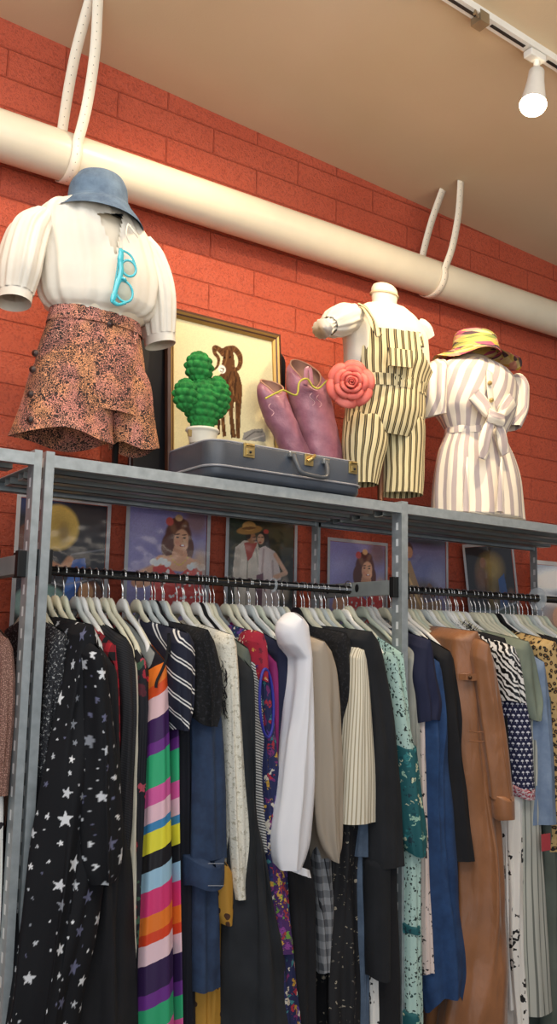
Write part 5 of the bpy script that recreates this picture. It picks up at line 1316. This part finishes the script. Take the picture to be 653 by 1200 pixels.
garment('denim_jacket', 'jacket', 'dark blue denim jacket with turned cuff beneath the black shawl', K['denim'], [(780, 232, 258), (840, 231, 266), (920, 231, 270), (1005, 232, 272)], 2.158, seed=16, fold=.004, hang='grey',
        parts=(sleeve([(1004, 231.5, 273), (1010, 231, 274), (1030, 231, 274), (1043, 232, 273)], 2.138, .14, K['denim'], 'cuff', M=14, rt=.002, fold=.001, sub=(stitchline([(244, 1012), (253, 1012), (262, 1012)], 2.136, M_STI), stitchline([(244, 1038), (253, 1038), (262, 1038)], 2.136, M_STI))),))
garment('denim_skirt', 'skirt', 'long dark denim skirt with frayed hem below the denim jacket', K['denim'], [(790, 236, 250), (1000, 230, 261), (1100, 228, 263), (1168, 228, 263)], 2.175, seed=17, hem=.010)
garment('dotted_dress', 'dress', 'mustard yellow dress with brown dots at the denim hem', K['mustard'], [(778, 246, 260), (1000, 240, 266), (1150, 234, 265), (1200, 233, 264), (1290, 231, 264)], 2.205, seed=18, hang='white',
        parts=(sleeve([(1010, 256, 276), (1040, 258, 279), (1070, 260, 279), (1088, 264, 276)], 2.16, .08, K['mustard'], fold=.002),))
garment('caramel_blouse', 'blouse', 'caramel brown top squeezed left of the white lace cardigan', K['caramel'], [(764, 258, 267), (800, 260, 268), (860, 261, 269)], 2.205, seed=19)
garment('lace_cardigan', 'cardigan', 'long white lace cardigan with zigzag hem', K['lacewhite'], [(744, 264, 281), (790, 265, 284), (850, 267, 287), (960, 271, 294), (1030, 273, 299), (1052, 277, 298)], 2.155, seed=20, hem=.016, fold=.004)
garment('knit_skirt', 'skirt', 'white cable-knit skirt below the white lace cardigan', K['whiteknit'], [(778, 270, 282), (1050, 268, 283), (1120, 266, 281), (1200, 262, 279), (1290, 260, 278)], 2.205, seed=21, hang='white')
garment('lime_dress', 'dress', 'narrow lime green dress beside the white lace cardigan', K['lime'], [(786, 287, 293), (860, 287, 295), (960, 288, 297), (1010, 288, 297)], 2.20, seed=22)
garment('olive_blouse', 'blouse', 'olive grey top above the lime green dress', K['olive'], [(760, 284, 297), (800, 286, 298), (858, 287, 297)], 2.185, seed=23, hang='white')
garment('knit_blouse', 'blouse', 'finely striped grey knit top left of the multicoloured print dress', K['finestripe'], [(770, 297, 306), (850, 298, 311), (950, 300, 319), (1000, 306, 322)], 2.175, seed=24)
garment('tulle_skirt', 'skirt', 'full black tulle skirt spreading at the bottom of the rail', plain('black_tulle', '#23262a', .95, vary=.25), [(786, 291, 303), (930, 289, 307), (1000, 286, 322), (1060, 284, 332), (1120, 282, 345), (1200, 280, 357), (1290, 278, 362)], 2.135, seed=25, fold=.007, hang='black')
def loop(root, body):
    c = (312.5, 824); a = np.linspace(0, 2*PI, 40)
    MB().tube([P(c[0]+8*math.cos(k)+1.5*math.sin(k), c[1]+40*math.sin(k), 2.150+.012*math.cos(k)) for k in a], .0042, 8, False).out('armhole_binding', plain('blue_binding', '#2b2f96', .5), body, True)
garment('print_dress', 'dress', 'multicoloured print dress with blue-bound armhole', K['paisley'], [(744, 302, 316), (790, 304, 320), (860, 307, 326), (960, 312, 334), (1060, 317, 341), (1150, 322, 350), (1200, 324, 357), (1290, 326, 362)], 2.165, seed=26, hang='clear',
        parts=(sleeve([(738, 301, 315), (760, 303, 320), (790, 305, 322), (800, 307, 321)], 2.15, .12, K['redprint'], 'shoulder_panel'), sleeve([(950, 318, 336), (1060, 321, 343), (1120, 325, 349)], 2.155, .1, K['gardenprint'], 'lower_panel', rt=.004), loop))
garment('slip_dress', 'dress', 'magenta slip dress glimpsed right of the multicoloured print', K['magenta'], [(776, 320, 328), (880, 322, 331), (960, 326, 334), (1000, 327, 335)], 2.195, seed=27)
garment('navy_blouse', 'blouse', 'navy top squeezed left of the white sheer sleeve', K['navy'], [(758, 328, 342), (800, 331, 346), (860, 332, 346), (940, 327, 342)], 2.185, seed=28, hang='white')
garment('long_skirt', 'skirt', 'black long skirt hanging below the white ruffled cuff', K['black'], [(780, 340, 354), (990, 340, 366), (1060, 344, 374), (1200, 350, 379), (1290, 352, 380)], 2.18, seed=29, hang='grey')
def ruffle(root, body):
    a = np.linspace(0, 2*PI, 60); V = []
    for s in np.linspace(0, 1, 6):
        for k in a[:-1]:
            w = 1+.10*s*math.sin(9*k); r = 13.5+s*.5
            p_ = P(347+r*w*math.cos(k), 1014+s*9+5*math.cos(k), 2.155); V.append(p_+np.array([0, .034*math.sin(k)*w, 0]))
    build('ruffled_cuff', V, grid_faces(6, 59, True, True), K['sheerwhite'], body, True)
garment('sheer_blouse', 'blouse', 'white sheer blouse whose puffed sleeve ends in a ruffled cuff', K['sheergrey'], [(762, 340, 356), (800, 336, 352), (850, 338, 350), (880, 340, 350)], 2.185, seed=30, hang='white',
        parts=(sleeve([(717, 345, 364), (726, 340, 369), (740, 337, 371), (754, 341, 372), (764, 350, 371.5), (774, 357, 371), (800, 356, 371), (835, 352, 372), (870, 346, 373), (930, 338, 375), (985, 331, 372), (1005, 332, 367), (1018, 335, 361)], 2.105, .11, K['sheerwhite'], M=130, fold=.0028, sub=(ruffle), wb=.04),))
garment('taupe_blouse', 'blouse', 'beige sheer blouse with drooping sleeve right of the white one', K['taupe_sheer'], [(752, 370, 391), (790, 370, 401), (850, 373, 404), (920, 377, 406), (975, 382, 405), (1000, 389, 403), (1012, 394, 400)], 2.135, seed=31, fold=.004, hang='white')
garment('check_skirt', 'skirt', 'grey windowpane-check skirt below the beige sheer sleeve', K['check'], [(780, 380, 392), (985, 374, 394), (1060, 378, 394), (1140, 380, 389)], 2.20, seed=32)
garment('lace_blouse', 'blouse', 'black lace top left of the cream pinstripe blouse', K['laceblack'], [(742, 398, 415), (790, 402, 420), (850, 404, 422), (890, 407, 418)], 2.175, seed=33, hang='black')
garment('floral_skirt', 'skirt', 'black long skirt sprinkled with tiny pale flowers', K['blackfloral'], [(776, 404, 416), (930, 398, 424), (1080, 394, 425), (1200, 392, 426), (1290, 391, 426)], 2.19, seed=34, fold=.006)
garment('pinstripe_blouse', 'blouse', 'cream blouse with fine beige pinstripes', K['pinstripe'], [(762, 420, 434), (800, 419, 439), (860, 415, 443), (930, 410, 447), (966, 408, 448)], 2.135, seed=35, fold=.002, hem=.001, M=110)
garment('denim_shirt', 'shirt', 'slate denim shirt between cream pinstripe blouse and black coat', K['slate'], [(764, 434, 444), (860, 439, 449), (930, 430, 451), (1003, 424, 449)], 2.175, seed=36)
garment('jeans', 'jeans', 'slate blue jeans below the slate denim shirt', K['slate'], [(778, 426, 436), (980, 422, 435), (1200, 424, 435), (1290, 424, 435)], 2.20, seed=37, hang='grey')
garment('flower_skirt', 'skirt', 'white skirt with black flowers beside the black coat', K['whiteblack'], [(778, 434, 442), (1020, 432, 447), (1100, 433, 448), (1200, 436, 448), (1290, 436, 448)], 2.195, seed=38)
garment('coat', 'coat', 'long plain black coat left of the single upright', K['black2'], [(740, 424, 448), (770, 428, 458), (850, 439, 470), (940, 443, 479), (1018, 445, 483)], 2.125, seed=39, fold=.003, hem=.001, hang='white',
        parts=(sleeve([(1000, 442, 480), (1100, 440, 482), (1200, 440, 484), (1290, 440, 486)], 2.165, .3, K['black'], 'coat_skirt', rt=.003), sleeve([(1000, 441, 465), (1100, 442, 464), (1150, 444, 463)], 2.135, .09, K['black2'], fold=.001)))

# ---------------------------------------------------------------- second rail, right of the single upright
def mintbands(root, body):
    for (y0, y1) in ((1082, 1098), (1184, 1215)):
        sleeve([(y0, 481.5, 498.5), (y1, 482.5, 499.5)], 2.158, .12, K['teal'], 'teal_band', M=8, rt=.001, fold=.0005)(root, body)
garment('scarf_dress', 'dress', 'mint dress with black specks and teal printed border, at the single upright', K['mint'], [(766, 470, 475), (870, 478, 485), (930, 480, 493), (1000, 481, 497), (1090, 482, 498), (1200, 483, 499), (1290, 484, 500)], 2.165, bay=2, seed=40, fold=.002,
        parts=(sleeve([(764, 460, 467), (800, 464, 475), (850, 470, 485), (882, 474, 492)], 2.135, .07, K['mint'], fold=.001), sleeve([(872, 474, 494), (900, 477, 497), (935, 479, 501), (985, 484, 507), (1003, 488, 505)], 2.13, .09, K['teal'], 'sleeve_border', rt=.003), mintbands))
garment('linen_blouse', 'blouse', 'greige linen top right of the single upright', K['greige'], [(764, 484, 492), (800, 484, 494), (900, 487, 498), (965, 489, 499)], 2.195, bay=2, seed=41, hang='white')
garment('blush_skirt', 'skirt', 'blush skirt with black line flowers beside the mint dress', K['pinkblack'], [(776, 494, 500), (880, 494, 502), (1000, 496, 505), (1100, 498, 509), (1142, 500, 511)], 2.185, bay=2, seed=42)
garment('t_shirt', 'shirt', 'navy short-sleeved shirt above the blue denim dress', K['navy'], [(750, 498, 511), (790, 496, 517), (825, 500, 523), (846, 502, 519)], 2.155, bay=2, seed=43, hang='white')
garment('denim_dress', 'dress', 'blue denim dress with uneven hem left of the brown jumpsuit', K['blue'], [(776, 508, 522), (840, 504, 529), (900, 503, 531), (960, 503, 537), (1060, 506, 548), (1150, 511, 557), (1178, 516, 552)], 2.165, bay=2, seed=44, fold=.007, hem=.02)
garment('black_vest', 'top', 'black top with straight hem against the brown jumpsuit', K['black'], [(764, 520, 536), (840, 527, 545), (940, 535, 556), (1010, 541, 563)], 2.175, bay=2, seed=45, hem=.001, hang='white')
M_BR2 = plain('brown_button', '#4a2f1c', .3)
def pocket(root, body):
    pts = [P(x, y, 2.135) for x, y in ((546, 790), (552, 789), (563, 790), (563, 797), (554, 798), (546, 797))]
    V = np.array(pts+[p_+np.array([0, .03, 0]) for p_ in pts]); n = 6
    o = build('pocket_flap', V, [tuple(range(n))]+[(i, i+n, (i+1) % n+n, (i+1) % n) for i in range(n)], K['brown'], body, False)
    V, Fs = disc(P(551, 794, 2.132), (-.5, -.8, 0), .0065, .005); build('button', V, Fs, M_BR2, o, True)
def seam(root, body):
    for yy in (857, 868): MB().tube(bez([P(549, yy, 2.142), P(566, yy+1, 2.137), P(585, yy-1, 2.142)], 16), .0016, 6).out('waist_seam', K['brown'], body, True)
br_cuff = sleeve([(932, 591, 608.5), (936, 590.5, 609), (957, 592, 609.5), (960, 593, 609)], 2.088, .075, K['brown'], 'cuff', M=14, rt=.002, fold=.0005)
garment('jumpsuit', 'jumpsuit', 'tan brown satin jumpsuit with buttoned chest pocket', K['brown'], [(740, 545, 574), (780, 546, 580), (860, 551, 586), (960, 559, 598), (1040, 564, 605), (1120, 560, 610), (1200, 548, 613), (1290, 542, 615)], 2.145, bay=2, seed=46, fold=.006, M=130, N1=26, N2=26, wb=.05,
        parts=(sleeve([(748, 564, 580), (800, 571, 589), (860, 579, 598), (935, 588, 608)], 2.095, .10, K['brown'], M=80, fold=.0035, rt=.06, sub=(br_cuff,)), pocket, seam))
def fur(root, body):
    mb = MB(); r = random.Random(8); zc = ZR2-.105; x0_ = world_loc(root)[0]
    for k in range(420):
        y0_ = YR+r.uniform(-.10, .05); b = np.array([x0_+r.uniform(-.02, .02), y0_, zc-.010+r.uniform(-.012, .012)-abs(y0_-YR)*.35]); d = np.array([r.uniform(-1, 1), r.uniform(-1, .6), r.uniform(.1, 1)]); d /= np.linalg.norm(d)
        mb.tube([b, b+d*.016, b+d*.030], [.0016, .0011, .0003], 4)
    o = mb.out('fur_collar', plain('dark_fur', '#1d1c1c', .9), body, True); o['kind'] = 'stuff'
garment('fur_collar_coat', 'coat', 'black coat with dark fur collar behind the brown jumpsuit', K['black'], [(748, 586, 598), (800, 590, 604), (900, 592, 606), (940, 592, 606)], 2.185, bay=2, seed=47, parts=(fur,))
garment('white_trousers', 'trousers', 'white trousers right of the brown satin trouser leg', K['white'], [(778, 590, 598), (950, 597, 606), (1060, 600, 610), (1185, 604, 614)], 2.20, bay=2, seed=48, hang='white')
garment('butterfly_skirt', 'skirt', 'white skirt with black butterfly print below the umbrella-print sleeve', K['whiteblack'], [(778, 598, 606), (940, 600, 616), (1020, 601, 616.5), (1100, 602, 618), (1200, 609, 622), (1290, 610, 624)], 2.18, bay=2, seed=49)
garment('umbrella_blouse', 'blouse', 'navy blouse with tiny white umbrellas and red-trimmed cuff', K['umbrella'], [(772, 604, 614), (815, 604, 622), (860, 607, 630), (925, 612, 633)], 2.145, bay=2, seed=50, fold=.002, parts=(sleeve([(920, 611, 634), (928, 612, 635), (937, 614, 635)], 2.138, .12, K['redtrim'], 'cuff_trim', M=10, rt=.002, fold=.0008),))
garment('zebra_blouse', 'blouse', 'black and white zebra satin blouse above the umbrella print', K['zebra'], [(758, 598, 608), (790, 600, 617), (824, 604, 621)], 2.135, bay=2, seed=51, fold=.005, hang='white')
garment('taupe_trousers', 'trousers', 'taupe trousers between butterfly print and striped trousers', K['taupe'], [(778, 612, 620), (930, 616, 629), (1000, 618, 631), (1100, 619, 629)], 2.19, bay=2, seed=52)
garment('sage_jacket', 'jacket', 'sage green jacket draping over the pale blue shirt', K['sage'], [(752, 612, 628), (790, 612, 640), (822, 617, 646), (842, 624, 641)], 2.135, bay=2, seed=53, fold=.006, hem=.012, hang='white')
garment('striped_trousers', 'trousers', 'pale grey trousers with dark pinstripes low at the right', K['trouserstripe'], [(778, 622, 632), (960, 617, 640), (1080, 619, 648), (1190, 624, 656)], 2.165, bay=2, seed=54, fold=.002, hem=.001)
garment('pale_denim_shirt', 'shirt', 'pale blue denim shirt under the sage green jacket', K['paleblue'], [(776, 632, 644), (815, 630, 650), (900, 634, 658), (968, 632, 662)], 2.145, bay=2, seed=55)
def redtag(root, body):
    MB().box(P(635, 978, 2.14), P(645, 996, 2.143), .001).out('hang_tag', plain('red_tag', '#b8434a', .5), body)
garment('olive_dress', 'dress', 'olive grey dress at the right edge beside striped trousers', K['olive'], [(776, 644, 654), (960, 642, 660), (1200, 646, 668), (1290, 648, 670)], 2.185, bay=2, seed=56, hang='white', parts=(redtag,))
garment('leopard_coat', 'coat', 'leopard-spotted coat at the right edge of the rail', K['leopard'], [(752, 640, 662), (800, 646, 672), (860, 650, 676), (1000, 652, 680)], 2.165, bay=2, seed=57, hang='black')
garment('black_dress', 'dress', 'black dress beyond the leopard coat', K['black'], [(756, 664, 684), (860, 668, 694), (1000, 672, 700), (1200, 676, 706)], 2.18, bay=2, seed=58)
garment('grey_dress', 'dress', 'grey dress beyond the leopard coat', K['sheergrey'], [(760, 690, 706), (860, 694, 714), (1000, 698, 720)], 2.19, bay=2, seed=59, hang='grey') if False else None

# ---- hangers crowded in between, their clothes hidden
def fill(hooks, px0, px1, gap, zr, cols, label, group):
    xs = sorted(hooks); x = XAT(px0, YR, zr); x1 = XAT(px1, YR, zr); i = 0
    while x < x1:
        if all(abs(x-h) > gap*.62 for h in xs):
            hanger(x, zr, cols[i % len(cols)], label.format(cols[i % len(cols)]), group+' '+cols[i % len(cols)], tilt=rs_h.uniform(-.05, .05)); xs.append(x); i += 1
        x += gap*rs_h.uniform(.7, 1.2)
fill(hooks1, 66, 408, .030, ZR, ['cream', 'pale green', 'white', 'grey'], '{} hanger on the left rail whose garment is hidden between others', 'hangers with hidden clothes on the left rail,')
fill(hooks2, 424, 636, .027, ZR2, ['pale green', 'grey', 'white', 'cream'], '{} hanger on the right rail whose garment is hidden between others', 'hangers with hidden clothes on the right rail,')
# round dividers on the rails
t = NT('clear_acrylic'); t.done((.85, .9, .92, 1), .1); tp = t.n('ShaderNodeBsdfTransparent'); mx = t.n('ShaderNodeMixShader', {0: .4}); t.l(tp.outputs[0], mx.inputs[1]); t.l(t.b.outputs[0], mx.inputs[2]); t.l(mx.outputs[0], t.o.inputs[0]); M_ACR = t.m
for px, zr, r1, lab in ((320, ZR, .024, 'small clear round divider on the left rail below the couple poster'), (630, ZR2, .045, 'large clear round divider on the right rail beside the pale poster')):
    x = XAT(px, YR, zr); V = []
    for xx in (x-.0015, x+.0015):
        for rr_ in (.0142, r1):
            for k in np.linspace(0, 2*PI, 41)[:-1]: V.append((xx, YR+rr_*math.cos(k), zr+rr_*math.sin(k)))
    n = 40; Fs = []
    for a, b in ((0, 1), (1, 3), (3, 2), (2, 0)):
        for k in range(n): Fs.append((a*n+k, a*n+(k+1) % n, b*n+(k+1) % n, b*n+k))
    tag(build('rail_divider', V, Fs, M_ACR, None, False), lab, 'divider')
# ================================================================ LIGHT
W = bpy.data.worlds.new('world'); SC.world = W; W.use_nodes = True
bg = W.node_tree.nodes['Background']; bg.inputs[0].default_value = (.80, .88, 1.0, 1); bg.inputs[1].default_value = .25
def light(name, typ, loc, energy, color, target=None, **kw):
    d = bpy.data.lights.new(name, typ); d.energy = energy; d.color = color
    for k, v in kw.items(): setattr(d, k, v)
    o = bpy.data.objects.new(name, d); COL.objects.link(o); o.location = tuple(loc)
    if target is not None:
        o.rotation_euler = (Vector(tuple(target))-Vector(tuple(loc))).to_track_quat('-Z', 'Y').to_euler()
    return o
warm = (1.0, .76, .48)
light('high_cool_fill', 'AREA', (.6, .75, 3.35), 32, (.90, .95, 1.0), (1.9, 2.2, 1.0), shape='RECTANGLE', size=2.6, size_y=.9)  # added cool fill, set high so the shelf shades the wall below
light('window_daylight', 'AREA', (-1.6, -2.6, 2.0), 82, (.84, .92, 1.0), (1.6, 2.4, 1.2), shape='RECTANGLE', size=3.2, size_y=2.2)
print('TRACK', YT, lampx, BULB, ceil_z(1.5))
light('spot_seen', 'SPOT', BULB, 56, warm, (2.4, 2.7, 1.9), spot_size=math.radians(130), spot_blend=1.0, shadow_soft_size=.035)
light('spot_middle', 'SPOT', track_p(lampx-1.0, -.14)+np.array([0, .25, 0]), 40, warm, (1.6, 2.8, 2.2), spot_size=math.radians(130), spot_blend=1.0, shadow_soft_size=.035)
light('spot_left', 'SPOT', track_p(lampx-2.1, -.14)+np.array([0, .25, 0]), 30, warm, (.5, 2.8, 2.2), spot_size=math.radians(130), spot_blend=1.0, shadow_soft_size=.035)
light('room_bounce', 'AREA', (1.5, -.6, 2.1), 78, (1.0, .86, .70), (1.5, -.4, 4.0), shape='RECTANGLE', size=4.0, size_y=3.0)  # added unseen up-light, stands in for warm bounce on the ceiling
